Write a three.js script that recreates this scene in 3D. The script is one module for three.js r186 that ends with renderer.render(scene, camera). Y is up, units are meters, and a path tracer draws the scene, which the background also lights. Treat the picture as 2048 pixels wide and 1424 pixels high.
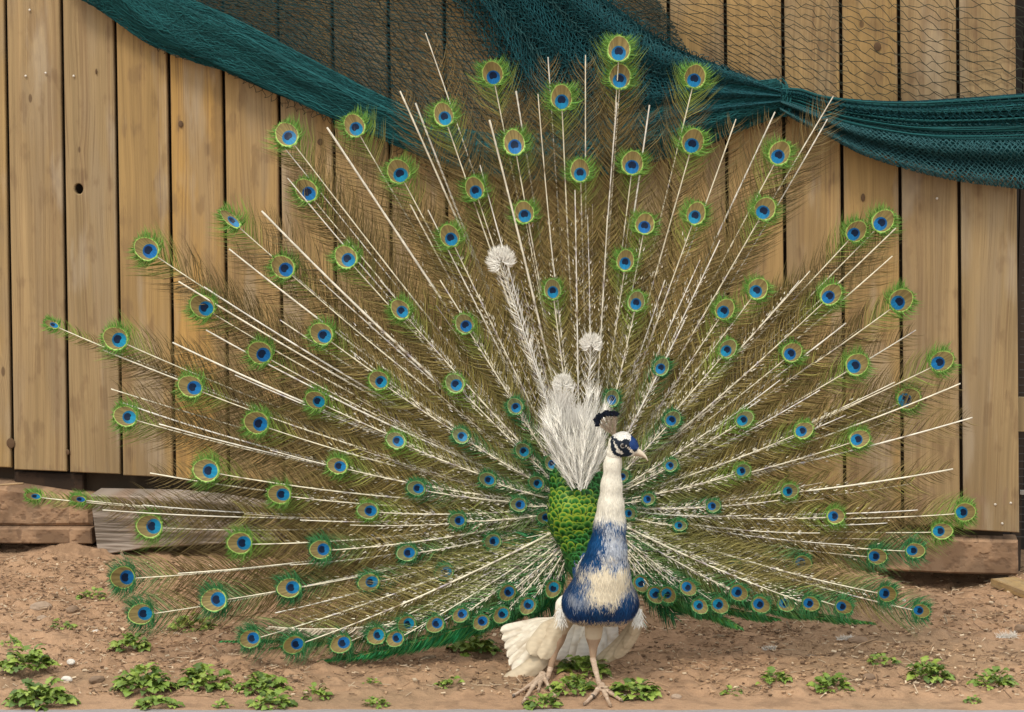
import * as THREE from 'three';
import { MarchingCubes } from 'three/addons/objects/MarchingCubes.js';
import { mergeGeometries } from 'three/addons/utils/BufferGeometryUtils.js';

// ---------------------------------------------------------------- camera, sky, sun, exposure
const scene = new THREE.Scene();
const F = 4800, CAM = new THREE.Vector3(0, 1.6, 6), PITCH = Math.atan(602 / F);
const camera = new THREE.PerspectiveCamera(2 * Math.atan(712 / F) * 180 / Math.PI, 1024 / 712, 0.1, 200);
camera.position.copy(CAM); camera.rotation.set(-PITCH, 0, 0);
const renderer = new THREE.WebGLRenderer({ antialias: true });
renderer.toneMapping = THREE.LinearToneMapping;
renderer.toneMappingExposure = 1.22;
renderer.shadowMap.enabled = true;
{ // bright overcast sky: slightly brighter overhead
  const w = 64, h = 32, d = new Float32Array(w * h * 4);
  for (let j = 0; j < h; j++) for (let i = 0; i < w; i++) {
    const el = (j + 0.5) / h - 0.5, k = el > 0 ? 0.88 + 0.5 * Math.sin(el * Math.PI) : 0.3, o = (j * w + i) * 4;
    d[o] = k * 1.0; d[o + 1] = k; d[o + 2] = k * 0.97; d[o + 3] = 1;
  }
  const t = new THREE.DataTexture(d, w, h, THREE.RGBAFormat, THREE.FloatType);
  t.mapping = THREE.EquirectangularReflectionMapping; t.magFilter = THREE.LinearFilter; t.needsUpdate = true;
  scene.background = t; scene.environment = t; scene.backgroundIntensity = 1; scene.environmentIntensity = 1;
}
const sun = new THREE.DirectionalLight(0xfff0da, 1.5);
sun.position.set(-2.2, 6.5, 4.2); sun.castShadow = true; sun.shadow.radius = 26;
Object.assign(sun.shadow.camera, { left: -4, right: 4, top: 4, bottom: -4, near: 0.1, far: 30 });
scene.add(sun);

// ---------------------------------------------------------------- helpers
let seed = 7;
const rnd = () => { seed |= 0; seed = seed + 0x6D2B79F5 | 0; let t = Math.imul(seed ^ seed >>> 15, 1 | seed); t = t + Math.imul(t ^ t >>> 7, 61 | t) ^ t; return ((t ^ t >>> 14) >>> 0) / 4294967296; };
const rr = (a, b) => a + (b - a) * rnd(), clamp = (x, a = 0, b = 1) => Math.min(b, Math.max(a, x)), mix = (a, b, t) => a + (b - a) * t;
const sst = (a, b, x) => { x = clamp((x - a) / (b - a)); return x * x * (3 - 2 * x); };
const mixc = (a, b, t) => [mix(a[0], b[0], t), mix(a[1], b[1], t), mix(a[2], b[2], t)];
const mul = (c, k) => [c[0] * k, c[1] * k, c[2] * k];
const hash = (x, y, z = 0) => { let h = Math.imul(x, 374761393) + Math.imul(y, 668265263) + Math.imul(z, 1274126177) | 0; h = Math.imul(h ^ h >>> 13, 1274126177); return ((h ^ h >>> 16) >>> 0) / 4294967296; };
function noise(x, y, s = 0) {
  const i = Math.floor(x), j = Math.floor(y), u = x - i, v = y - j, a = u * u * (3 - 2 * u), b = v * v * (3 - 2 * v);
  return mix(mix(hash(i, j, s), hash(i + 1, j, s), a), mix(hash(i, j + 1, s), hash(i + 1, j + 1, s), a), b);
}
const fbm = (x, y, s = 0, n = 4) => { let v = 0, a = 0.5, t = 0; for (let k = 0; k < n; k++) { v += a * noise(x, y, s + k * 17); t += a; a *= 0.5; x *= 2.03; y *= 2.03; } return v / t; };
// real places for what the photograph shows: the ray through a photograph pixel (2048 x 1424) meets an upright plane, the wall or the ground
const cp = Math.cos(PITCH), sp = Math.sin(PITCH);
const ray = (px, py) => { const a = (px - 1024) / F, b = (712 - py) / F; return new THREE.Vector3(a, -sp + b * cp, -cp - b * sp); };
const V = (px, py, z) => { const d = ray(px, py); return d.multiplyScalar((z - CAM.z) / d.z).add(CAM); };
const groundH = (x, z) => {
  let h = 0.012 * (fbm(x * 3 + 9, z * 3 + 4, 3) - 0.5) + 0.008 * (fbm(x * 14, z * 14, 5) - 0.5);
  const near = sst(-0.9, -1.3, z);
  h -= near * 0.02 * sst(0.7, 1.2, x);
  h += 0.03 * (0.5 + fbm(x * 9, z * 9, 77)) * Math.exp(-(((x + 1.42) / 0.13) ** 2) - ((z + 1.58) / 0.1) ** 2);          // heap of soil by the log
  h += 0.035 * Math.exp(-(((x - 0.97) / 0.16) ** 2) - ((z + 1.3) / 0.1) ** 2) + 0.03 * Math.exp(-(((x - 1.62) / 0.12) ** 2) - ((z + 1.22) / 0.1) ** 2);
  h -= 0.05 * Math.exp(-(((x - 1.33) / 0.17) ** 2) - ((z + 1.34) / 0.14) ** 2);       // scrape under the beam
  if (Math.abs(x) < 2.6 && z > -2.2) h += sst(2.6, 1.9, Math.abs(x)) * sst(-2.2, -1.9, z) * (0.016 * Math.max(0, fbm(x * 22, z * 30, 21, 3) - 0.48) * 2 + 0.006 * (noise(x * 60, z * 70, 31) - 0.5) + 0.01 * sst(0.62, 0.75, noise(x * 16, z * 20, 33)));
  return h * sst(0.14, 0.115, z);
};
function G(px, py) {
  const d = ray(px, py); let h = 0, p;
  for (let k = 0; k < 5; k++) { p = CAM.clone().addScaledVector(d, (h - CAM.y) / d.y); h = groundH(p.x, p.z); }
  p.y = h; return p;
}
const counts = {};
function numbered(n) { const k = counts[n] = (counts[n] ?? -1) + 1; return k ? n + '_' + String(k).padStart(3, '0') : n; }
function add(o, parent) { (parent ?? scene).add(o); o.traverse((c) => { if (c.isMesh) { c.castShadow = c.receiveShadow = true; } }); return o; }
function part(name, geo, mat, parent, label) { const m = new THREE.Mesh(geo, mat); m.name = numbered(name); if (label) m.userData.label = label; return add(m, parent); }
function thing(name, label, category, pos = [0, 0, 0], group) {
  const o = new THREE.Group(); o.name = numbered(name); o.position.set(...pos); o.userData = { label, category }; if (group) o.userData.group = group; scene.add(o); return o;
}
function solo(o, label, category, group) { Object.assign(o.userData, { label, category }); if (group) o.userData.group = group; return o; }
class MB { // collects triangles with vertex colours
  constructor() { this.p = []; this.c = []; this.i = []; this.uvs = []; }
  v(p, c = [1, 1, 1], uv) { this.p.push(p.x, p.y, p.z); this.c.push(c[0], c[1], c[2]); if (uv) this.uvs.push(uv[0], uv[1]); return this.p.length / 3 - 1; }
  t(a, b, c) { this.i.push(a, b, c); }
  q(a, b, c, d) { this.i.push(a, b, c, a, c, d); }
  tube(pts, r, col, sides = 3) { // r and col: number / colour or function of position along 0..1
    const n = pts.length; let prev = -1; const up = new THREE.Vector3(0.13, 0.3, 1).normalize(), T = new THREE.Vector3(), A = new THREE.Vector3(), B = new THREE.Vector3(), q = new THREE.Vector3();
    for (let k = 0; k < n; k++) {
      T.subVectors(pts[Math.min(n - 1, k + 1)], pts[Math.max(0, k - 1)]).normalize(); A.crossVectors(T, up).normalize(); B.crossVectors(A, T);
      const R = typeof r === 'function' ? r(k / (n - 1), k) : r, C = typeof col === 'function' ? col(k / (n - 1), k) : col, s0 = this.p.length / 3;
      for (let s = 0; s < sides; s++) { const a = s / sides * 6.2832 + 0.5; q.copy(pts[k]).addScaledVector(A, R * Math.cos(a)).addScaledVector(B, R * Math.sin(a)); this.v(q, C); }
      if (prev >= 0) for (let s = 0; s < sides; s++) { const e = (s + 1) % sides; this.q(prev + s, prev + e, s0 + e, s0 + s); }
      prev = s0;
    }
  }
  geo(origin) {
    const g = new THREE.BufferGeometry(), p = new Float32Array(this.p);
    if (origin) for (let k = 0; k < p.length; k += 3) { p[k] -= origin.x; p[k + 1] -= origin.y; p[k + 2] -= origin.z; }
    g.setAttribute('position', new THREE.BufferAttribute(p, 3)); g.setAttribute('color', new THREE.BufferAttribute(new Float32Array(this.c), 3));
    if (this.uvs.length) g.setAttribute('uv', new THREE.BufferAttribute(new Float32Array(this.uvs), 2));
    g.setIndex(this.i); g.computeVertexNormals(); return g;
  }
}
function dataTex(w, h, f, srgb = true) {
  const d = new Uint8Array(w * h * 4), enc = (x) => srgb ? (x <= 0.0031308 ? 12.92 * x : 1.055 * Math.pow(x, 1 / 2.4) - 0.055) : x;
  for (let j = 0; j < h; j++) for (let i = 0; i < w; i++) { const c = f(i / w, j / h), o = (j * w + i) * 4; for (let k = 0; k < 3; k++) d[o + k] = clamp(enc(clamp(c[k]))) * 255; d[o + 3] = 255; }
  const t = new THREE.DataTexture(d, w, h); if (srgb) t.colorSpace = THREE.SRGBColorSpace;
  t.wrapS = t.wrapT = THREE.RepeatWrapping; t.magFilter = THREE.LinearFilter; t.minFilter = THREE.LinearMipmapLinearFilter; t.generateMipmaps = true; t.needsUpdate = true; return t;
}
const std = (o) => new THREE.MeshStandardMaterial({ roughness: 0.9, ...o });
const vcol = (rough = 0.7, o = {}) => new THREE.MeshPhysicalMaterial({ specularIntensity: 0.35, vertexColors: true, roughness: rough, side: THREE.DoubleSide, ...o });

// ---------------------------------------------------------------- ground
{
  const axis = (a, b, step, far) => { const l = []; for (let x = a; x <= b + 1e-6; x += step) l.push(x); let s = step; for (let x = b; x < far;) { s *= 1.5; x += s; l.push(Math.min(x, far)); } s = step; for (let x = a; x > -far;) { s *= 1.5; x -= s; l.unshift(Math.max(x, -far)); } return l; };
  const xs = axis(-1.9, 1.9, 0.009, 70), zs = axis(-1.85, 0.3, 0.011, 70), mb = new MB();
  const idx = [];
  zs.forEach((z, j) => xs.forEach((x, i) => {
    const near = sst(2.6, 1.9, Math.abs(x)) * sst(-2.2, -1.9, z) * sst(0.6, 0.3, z);
    let y = groundH(x, z) * near;
    const k = fbm(x * 4, z * 5, 41), k2 = fbm(x * 28, z * 34, 43), k3 = noise(x * 90, z * 120, 47);
    let c = mixc([0.47, 0.285, 0.168], [0.60, 0.385, 0.235], k);
    c = mixc(c, [0.29, 0.18, 0.105], sst(0.52, 0.7, k2) * 0.6); c = mixc(c, [0.45, 0.29, 0.18], sst(0.62, 0.85, k3) * 0.5);
    c = mixc(c, [0.34, 0.235, 0.14], sst(0.5, 0.75, fbm(x * 2.2 + 7, z * 3 + 2, 59)) * 0.55);
    mb.v(new THREE.Vector3(x, y, z), c, [x, z]);
  }));
  const nx = xs.length; for (let j = 0; j < zs.length - 1; j++) for (let i = 0; i < nx - 1; i++) { const a = j * nx + i; mb.q(a, a + nx, a + nx + 1, a + 1); }
  const grain = dataTex(512, 512, (u, v) => { const k = fbm(u * 40, v * 40, 2, 4) * 0.6 + 0.4 * hash(u * 512 | 0, v * 512 | 0, 5); return [0.6 + 0.4 * k, 0.6 + 0.4 * k, 0.6 + 0.4 * k]; }, false);
  grain.repeat.set(3.1, 3.1);
  const g = part('ground', mb.geo(), new THREE.MeshStandardMaterial({ vertexColors: true, roughness: 1, map: grain, bumpMap: grain, bumpScale: 0.014 }));
  g.userData.kind = 'structure'; g.userData.label = 'brown bare soil of the pen with straw litter';
  // concrete edge in the very front
  const zc = G(1024, 1420.5).z, sh = new THREE.Shape(); sh.moveTo(-1.9, 0);
  for (let x = -1.9; x < 1.9; x += 0.03) sh.lineTo(x, 0.02 * (fbm(x * 16, 3, 71) - 0.5)); sh.lineTo(1.9, 0); sh.lineTo(1.9, -1.2); sh.lineTo(-1.9, -1.2);
  const cg = new THREE.ExtrudeGeometry(sh, { depth: 0.03, bevelEnabled: false }); cg.rotateX(-Math.PI / 2); cg.translate(0, -0.0285, zc);
  const cm = part('path', cg, std({ color: new THREE.Color().setRGB(0.33, 0.31, 0.31), map: grain, bumpMap: grain, bumpScale: 0.002 }));
  cm.userData.kind = 'structure'; cm.userData.label = 'grey concrete path edge along the bottom of the picture';
}

// ---------------------------------------------------------------- board wall of the shed
const WZ = -1.5, WK = 0.125, WA = -Math.atan(WK);       // the wall runs a little towards the viewer on the right
const W = (px, py, off = 0) => { const d = ray(px, py), z0 = WZ + off; return CAM.clone().addScaledVector(d, (z0 - CAM.z) / (d.z - WK * d.x)); };
const wallOrigin = W(1024, 1040); wallOrigin.y = 0;
const L = (px, py, off = 0) => W(px, py, off).sub(wallOrigin).applyAxisAngle(new THREE.Vector3(0, 1, 0), -WA);   // wall coordinates: x along, y up, z out
const woodBase = [[0.36, 0.244, 0.106], [0.375, 0.248, 0.103], [0.335, 0.24, 0.122], [0.39, 0.257, 0.108], [0.45, 0.275, 0.09], [0.35, 0.247, 0.124], [0.39, 0.262, 0.114], [0.365, 0.24, 0.096]];
const woods = woodBase.map((b, n) => {
  const s = n * 100;
  const knots = [[rr(0.15, 0.85), rr(0.2, 0.85), rr(0.018, 0.035)]]; rnd(); rnd(); rnd();
  const f = (u, v) => {
    let du = 0, kd = 0;
    for (const [ku, kv, kr] of knots) { const x = u - ku, y = (v - kv) * 9, r = Math.hypot(x, y * 0.55) / kr; du += 0.05 * Math.sign(x) * Math.exp(-r * r / 9); kd = Math.max(kd, sst(1.15, 0.75, r)); }
    const warp = fbm(u * 1.6, v * 3.2, s + 1, 3), uu = u + du + (warp - 0.5) * 0.28;
    const ring = 0.5 + 0.5 * Math.sin(uu * 46 + 8 * fbm(u * 2, v * 2, s + 9, 2));
    const fine = fbm(uu * 90, v * 14, s + 3, 3), streak = fbm(uu * 14, v * 1.6, s + 5, 3), spot = fbm(u * 6, v * 30, s + 7, 4), weather = fbm(u * 2.2, v * 5, s + 11, 4);
    let c = mul(b, 0.70 + 0.15 * ring * (0.2 + 1.2 * warp) + 0.30 * (fine - 0.1) + 0.42 * (streak - 0.25));
    c = mixc(c, [0.30, 0.235, 0.155], sst(0.45, 0.70, weather) * 0.5);
    c = mixc(c, [0.17, 0.105, 0.055], sst(0.58, 0.78, streak) * 0.5 + sst(0.58, 0.78, spot) * 0.4); c = mixc(c, [0.14, 0.085, 0.04], sst(0.66, 0.74, noise(uu * 120, v * 9, s + 19)) * 0.35 * sst(0.35, 0.6, noise(u * 9, v * 7, s + 23)));
    c = mul(c, 0.88 + 0.24 * fbm(u * 3, v * 9, s + 15, 4)); c = mixc(c, [0.22, 0.15, 0.075], sst(0.56, 0.7, fbm(u * 1.5 + warp, v * 2.4, s + 17, 3)) * 0.35);
    c = mixc(c, [0.25, 0.165, 0.10], sst(0.0, 0.25, fbm(u * 6, v * 40, s + 31, 4) - 0.36 - v * 2.6) * 0.7); c = mixc(c, [0.48, 0.42, 0.33], sst(0.60, 0.78, fbm(u * 2.5, v * 6, s + 37, 5)) * 0.32);
    return mixc(c, [0.09, 0.05, 0.025], kd * 0.75);
  };
  const map = dataTex(256, 1024, f), bump = dataTex(256, 1024, (u, v) => { const k = fbm(u * 70, v * 9, s + 3, 4); return [k, k, k]; }, false);
  return new THREE.MeshStandardMaterial({ map, bumpMap: bump, bumpScale: 0.0012, roughness: 0.85 });
});
const dirtWood = std({ map: dataTex(256, 256, (u, v) => { const a = fbm(u * 7, v * 9, 900, 5), b = fbm(u * 30, v * 40, 910), e = fbm(u * 12, v * 3, 920); return mixc(mixc(mixc([0.20, 0.125, 0.075], [0.40, 0.255, 0.155], sst(0.3, 0.7, a)), [0.13, 0.08, 0.05], sst(0.5, 0.75, b) * 0.6), [0.25, 0.17, 0.11], sst(0.5, 0.7, e) * 0.5); }) });
dirtWood.bumpMap = dirtWood.map; dirtWood.bumpScale = 0.02;
const greyWood = std({ map: dataTex(512, 256, (u, v) => { const a = fbm(u * 3, v * 60, 930), b = fbm(u * 2, v * 9, 940), m = fbm(u * 5, v * 5, 945); return mixc(mixc([0.10, 0.08, 0.06], [0.42, 0.36, 0.31], sst(0.25, 0.75, a * 0.7 + b * 0.3)), [0.25, 0.15, 0.09], sst(0.5, 0.75, m) * 0.6); }) });
greyWood.bumpMap = greyWood.map; greyWood.bumpScale = 0.012;
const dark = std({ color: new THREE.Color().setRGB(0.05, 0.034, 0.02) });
function plank(poly, depth, off, mat, name, parent, holes = [], bevel = 0.003, label) { // poly in wall coordinates
  const sh = new THREE.Shape(poly.map(([x, y]) => new THREE.Vector2(x, y)));
  for (const [hx, hy, rx, ry] of holes) { const h = new THREE.Path(); h.absellipse(hx, hy, rx, ry, 0, 6.2832, true); sh.holes.push(h); }
  const g = new THREE.ExtrudeGeometry(sh, { depth: depth - 2 * bevel, bevelThickness: bevel, bevelSize: bevel, bevelOffset: -bevel, bevelSegments: 1, curveSegments: 10 });
  g.translate(0, 0, off - depth + bevel);
  const uv = g.attributes.uv, p = g.attributes.position, fu = rnd() < 0.5, fv = false, x0 = poly[0][0];
  for (let k = 0; k < uv.count; k++) { const a = name === 'board' ? clamp((p.getX(k) - x0) / 0.195 + 0.03, 0.01, 0.99) : (p.getX(k) - x0) / 0.5, b = name === 'board' ? clamp(p.getY(k) / 2.42, 0.002, 0.998) : p.getY(k) / 0.5; uv.setXY(k, fu ? 1 - a : a, fv ? 1 - b : b); }
  return part(name, g, mat, parent, label);
}
const wall = thing('shed_wall', 'tall wall of upright brown boards behind the peacock', 'wall', wallOrigin.toArray()); wall.rotation.y = WA;
{
  const top = [-213, -102, 10, 122, 229, 335, 444, 555, 664, 776, 888, 999, 1110, 1222, 1336, 1450, 1565, 1681, 1797, 1915, 2030];
  const order = [2, 0, 5, 2, 7, 4, 3, 1, 0, 6, 3, 1, 0, 2, 1, 3, 6, 7, 5, 2];
  for (let k = 0; k < 20; k++) {
    const drift = (x) => mix(15, 8, x / 2048), xl = top[k] + 3.4, xr = top[k + 1] - (k === 19 ? 0 : 3.4), last = k === 19;
    const yb = 938 + (k - 2) * 6 + rr(-1.5, 1.5) + (k > 8 ? (k - 8) * 1.6 : 0);
    const a = L(xl + drift(xl), yb), b = L(xr + drift(xr), yb + (last ? 6 : 4)), kx = 1 / 950 * yb;
    const tl = L(xl, 0), tr = L(xr, 0), H = 2.35, up = (lo, hi) => { const s = (H - lo.y) / (hi.y - lo.y); return [lo.x + (hi.x - lo.x) * s, H]; };
    const holes = [];
    if (k === 3) { const h = L(157, 378); holes.push([h.x, h.y, 0.0145, 0.017]); }
    plank([[a.x, a.y], [b.x, b.y], up(b, tr), up(a, tl)], 0.022, last ? 0.008 : rr(-0.0025, 0.0025), woods[order[k]], 'board', wall, holes);
  }
  const K = std({ color: new THREE.Color().setRGB(0.11, 0.065, 0.033) }), N = std({ color: new THREE.Color().setRGB(0.6, 0.56, 0.5), roughness: 0.5, metalness: 0.4 });
  const disc = new THREE.SphereGeometry(1, 14, 8), nail = new THREE.SphereGeometry(0.0042, 10, 6);
  for (const [x, y, rx, ry] of [[362, 248, 5, 7], [641, 284, 6, 7], [193, 143, 2, 6], [1755, 93, 7, 9], [1726, 395, 4, 8], [1850, 798, 3, 4], [1974, 418, 3, 7], [22, 886, 9, 11], [136, 904, 4, 6]]) {
    const q = L(x, y), m = part('knot', disc, K, wall); m.position.set(q.x, q.y, 0.0035); m.scale.set(rx / 640, ry / 640, 0.0025);
  }
  for (const [x, y] of [[52, 152], [92, 146], [148, 152], [1874, 397], [1990, 1008], [2021, 1005], [2004, 1046], [1750, 1040], [60, 20]]) { const q = L(x, y), m = part('nail', nail, N, wall); m.position.set(q.x, q.y, x > 1915 ? 0.009 : 0.004); m.scale.z = 0.6; }
  // inside of the shed: back, floor, roof, sides; its shade is put into near-black colours
  const lx = L(-260, 500).x, rx = L(2024, 500).x, fl = L(60, 945).y;
  const black = std({ color: new THREE.Color().setRGB(0.016, 0.012, 0.009) }), box = (w, h, d, x, y, z, n) => { const m = part(n, new THREE.BoxGeometry(w, h, d), n === 'gap_shade_backing' ? dark : black, wall); m.position.set(x, y, z); };
  box(rx - lx, 2.3, 0.02, (lx + rx) / 2, 1.25, -0.075, 'gap_shade_backing'); box(rx - lx, 0.03, 1.5, (lx + rx) / 2, 2.38, -0.78, 'roof_panel');  // dark sheet behind the boards: shade of the gaps put into its colour
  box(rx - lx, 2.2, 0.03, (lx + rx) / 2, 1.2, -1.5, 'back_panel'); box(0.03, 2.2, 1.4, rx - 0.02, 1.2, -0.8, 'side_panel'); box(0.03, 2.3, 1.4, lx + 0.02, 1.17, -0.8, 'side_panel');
  box(rx - lx, 0.35, 0.03, (lx + rx) / 2, 0.05, -0.9, 'void_shade_board');  // added near-black board, painted as the shade of the void under the boards
  // beam under the boards on the right
  const b = [[1180, 1030], [1180, 1104], [1420, 1126], [1700, 1138], [1900, 1147], [2037, 1150], [2036, 1082], [1920, 1079]].map(([x, y]) => { const q = L(x, y, 0.01); return [q.x, q.y]; });
  plank(b, 0.11, 0.012, dirtWood, 'base_beam', wall, [], 0.006, 'dirt-caked beam under the right half of the boards');
}
{ // timbers lying by the wall on the left
  const at = wallOrigin.toArray();
  const piece = (name, label, cat, pts, depth, off, mat, lumpy) => {
    const m = plank(pts.map(([x, y]) => { const q = L(x, y, off); return [q.x, q.y]; }), depth, off, mat, name, scene, [], lumpy ? 0.012 : 0.004);
    m.position.set(...at); m.rotation.y = WA; return solo(m, label, cat);
  };
  piece('foundation_block', 'dark grey block holding up the boards at far left', 'block', [[28, 985], [28, 944], [166, 948], [166, 1000]], 0.14, -0.025, std({ color: new THREE.Color().setRGB(0.10, 0.085, 0.075), map: dirtWood.map, bumpMap: dirtWood.map, bumpScale: 0.006 }));
  piece('timber_log', 'thick soil-caked timber under the boards at the left edge', 'timber', [[-160, 1048], [-160, 962], [0, 972], [60, 981], [130, 992], [182, 1000], [184, 1052], [60, 1054]], 0.16, 0.07, dirtWood, true);
  piece('timber_strip', 'thinner brown timber lying below the soil-caked timber', 'timber', [[-160, 1086], [-160, 1056], [182, 1057], [184, 1088]], 0.12, 0.10, dirtWood);
  piece('weathered_plank', 'weathered grey plank end behind the left train feathers', 'plank', [[180, 990], [340, 993], [420, 1000], [560, 1022], [560, 1082], [330, 1094], [290, 1096], [196, 1112]], 0.13, 0.11, greyWood);
}
{ // wire panel of the next pen at the right edge
  const t = thing('wire_pen', 'dark wire pen front at the right edge beside the board wall', 'pen', wallOrigin.toArray()); t.rotation.y = WA;
  const a = L(2042, 0, -0.1), b = L(2300, 1150, -0.1), c = (r, g, bb) => std({ color: new THREE.Color().setRGB(r, g, bb) });
  const post = L(2042, 600, -0.12), m = part('post', new THREE.BoxGeometry(0.03, 2.4, 0.05), c(0.06, 0.045, 0.035), t); m.position.set(post.x + 0.005, 1.15, -0.14);
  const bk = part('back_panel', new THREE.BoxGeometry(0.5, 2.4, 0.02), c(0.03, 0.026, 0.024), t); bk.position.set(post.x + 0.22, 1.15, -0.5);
  const wm = c(0.1, 0.1, 0.1); wm.metalness = 0.5; wm.roughness = 0.5;
  const wx = new THREE.CylinderGeometry(0.0012, 0.0012, 0.4, 5); wx.rotateZ(Math.PI / 2);
  for (let k = 0; k < 40; k++) { const w = part('wire', wx, wm, t); w.position.set(post.x + 0.2, 0.1 + k * 0.024, -0.1); }
  const blk = L(2044, 830, -0.06), q = part('batten', new THREE.BoxGeometry(0.03, 0.105, 0.03), c(0.35, 0.26, 0.14), t); q.position.set(blk.x, blk.y, -0.08);
  const bar = part('rail', new THREE.BoxGeometry(0.3, 0.012, 0.02), c(0.35, 0.33, 0.3), t), bl = L(2040, 985, -0.08); bar.position.set(bl.x + 0.15, bl.y, -0.085);
}

// ---------------------------------------------------------------- bird netting hung on the wall
{
  const O = wallOrigin, net = thing('bird_netting', 'dark teal bird netting draped in folds across the upper board wall', 'netting', O.toArray());
  const lerpCurve = (pts) => (u) => { u = clamp(u) * (pts.length - 1); const k = Math.min(pts.length - 2, Math.floor(u)), f = u - k, p = (i) => pts[clamp(i, 0, pts.length - 1)]; const h = (a, b, c, d) => 0.5 * (2 * b + (c - a) * f + (2 * a - 5 * b + 4 * c - d) * f * f + (3 * b - a - 3 * c + d) * f * f * f); return [h(p(k - 1)[0], p(k)[0], p(k + 1)[0], p(k + 2)[0]), h(p(k - 1)[1], p(k)[1], p(k + 1)[1], p(k + 2)[1])]; };
  const strandMat = vcol(0.65);
  // a sheet of diamond mesh between two curves given in photograph pixels; depth(u, v) is its distance in front of the wall
  function mesh(mb, top, bot, nu, nv, r, depth, colour, wob = 0.25, vpow = 1, s = 0, flat = false) {
    const S = (u, v) => {
      u += wob * (fbm(u * 1.1 + s, v * 1.1, s + 1, 2) - 0.5) * 2 + wob * 0.35 * (noise(u * 1.7, v * 1.7, s + 5) - 0.5); v += wob * (fbm(u * 1.1, v * 1.1 + s, s + 3, 2) - 0.5) * 2;
      const uu = clamp(u / nu), vv = Math.pow(clamp(v / nv), vpow), a = top(uu), b = bot(uu);
      return W(mix(a[0], b[0], vv), mix(a[1], b[1], vv), depth(uu, vv));
    };
    if (flat) { // stretched mesh: level rows joined by slanting strands
      for (let k = 1; k <= nv; k++) { const pts = []; for (let j = 0; j <= nu * 2; j++) pts.push(S(j / 2, k + (j % 2 ? 0.12 : -0.1) + 0.14 * (hash(j, k, s) - 0.5))); mb.tube(pts, r, colour); }
      for (let k = -nv * 2; k < nu; k++) { let pts = []; for (let j = 0; j <= nv * 2; j++) { const v = j / 2, u = k + v * 0.9 + (j % 2 ? 0.1 : -0.06) + 0.14 * (hash(j, k, s + 1) - 0.5); if (u < 0 || u > nu) { if (pts.length > 1) mb.tube(pts, r, colour); pts = []; continue; } pts.push(S(u, v)); } if (pts.length > 1) mb.tube(pts, r, colour); }
      return;
    }
    for (const dir of [1, -1]) for (let k = -nv; k < nu + nv; k++) {
      const pts = []; 
      for (let j = 0; j <= nv * 2; j++) { const v = j / 2, u = k + dir * v * 0.5 + (j % 2 ? 0.10 * dir : 0) + (dir < 0 ? nv * 0.5 : 0); if (u < 0 || u > nu) { if (pts.length > 1) mb.tube(pts, r, colour); pts.length = 0; continue; } pts.push(S(u, v)); }
      if (pts.length > 1) mb.tube(pts, r, colour);
    }
  }
  const thin = () => { const k = rr(0.7, 1.3); return [0.036 * k, 0.04 * k, 0.028 * k]; }, sea = () => { const k = rr(0.5, 1.5); return [0.008 * k, 0.062 * k, 0.075 * k]; }, teal = () => { const k = rr(0.5, 1.6); return [0.012 * k, 0.086 * k, 0.092 * k]; };
  const stuffPart = (mb, name, mat = strandMat) => { const m = part(name, mb.geo(O), mat, net); m.userData.kind = 'stuff'; return m; };
  // single mesh, upper right
  let mb = new MB();
  mesh(mb, lerpCurve([[1215, -40], [1420, -40], [1640, -40], [1860, -40], [2080, -40]]), lerpCurve([[1500, 172], [1566, 187], [1700, 205], [1880, 207], [2080, 196]]), 27, 11, 0.0013, (u, v) => 0.035 + 0.02 * Math.sin(u * 9 + v * 4), thin, 0.35, 0.9, 3, true);
  stuffPart(mb, 'thin_netting');
  // several layers of mesh, upper left
  mb = new MB();
  const roll = [[150, -70], [235, -28], [330, 42], [450, 92], [600, 164], [760, 236], [900, 292], [1040, 316], [1160, 306], [1300, 264], [1440, 220], [1566, 190]];
  const rollC = lerpCurve(roll), topA = lerpCurve([[150, -50], [600, -50], [1000, -50], [1290, -50]]), botA = lerpCurve([[180, -30], [450, 92], [760, 236], [1040, 316], [1440, 210]]);
  mesh(mb, topA, botA, 48, 16, 0.0017, (u, v) => 0.02 + 0.03 * v, thin, 0.3, 1, 11, true);
  mesh(mb, topA, botA, 52, 18, 0.0013, (u, v) => 0.03 + 0.04 * v, thin, 0.3, 1, 23, true);
  mesh(mb, topA, botA, 110, 40, 0.0011, (u, v) => 0.025 + 0.035 * v, sea, 0.3, 1, 37, true);

  stuffPart(mb, 'doubled_netting');
  // loose fringe below the roll
  mb = new MB();
  const off = (d) => (u) => { const a = rollC(u), b = rollC(Math.min(1, u + 0.01)), c = rollC(Math.max(0, u - 0.01)), l = Math.hypot(b[0] - c[0], b[1] - c[1]) || 1; return [a[0] - (b[1] - c[1]) / l * d, a[1] + (b[0] - c[0]) / l * d]; };
  mesh(mb, off(10), (u) => off(54 + 6 * Math.sin(u * 40))(u), 110, 4, 0.001, () => 0.03, thin, 0.5, 1, 51);
  mesh(mb, off(5), (u) => off(42 + 5 * Math.sin(u * 31 + 1))(u), 120, 4, 0.0012, () => 0.035, teal, 0.6, 1, 61);
  stuffPart(mb, 'loose_fringe');
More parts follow.
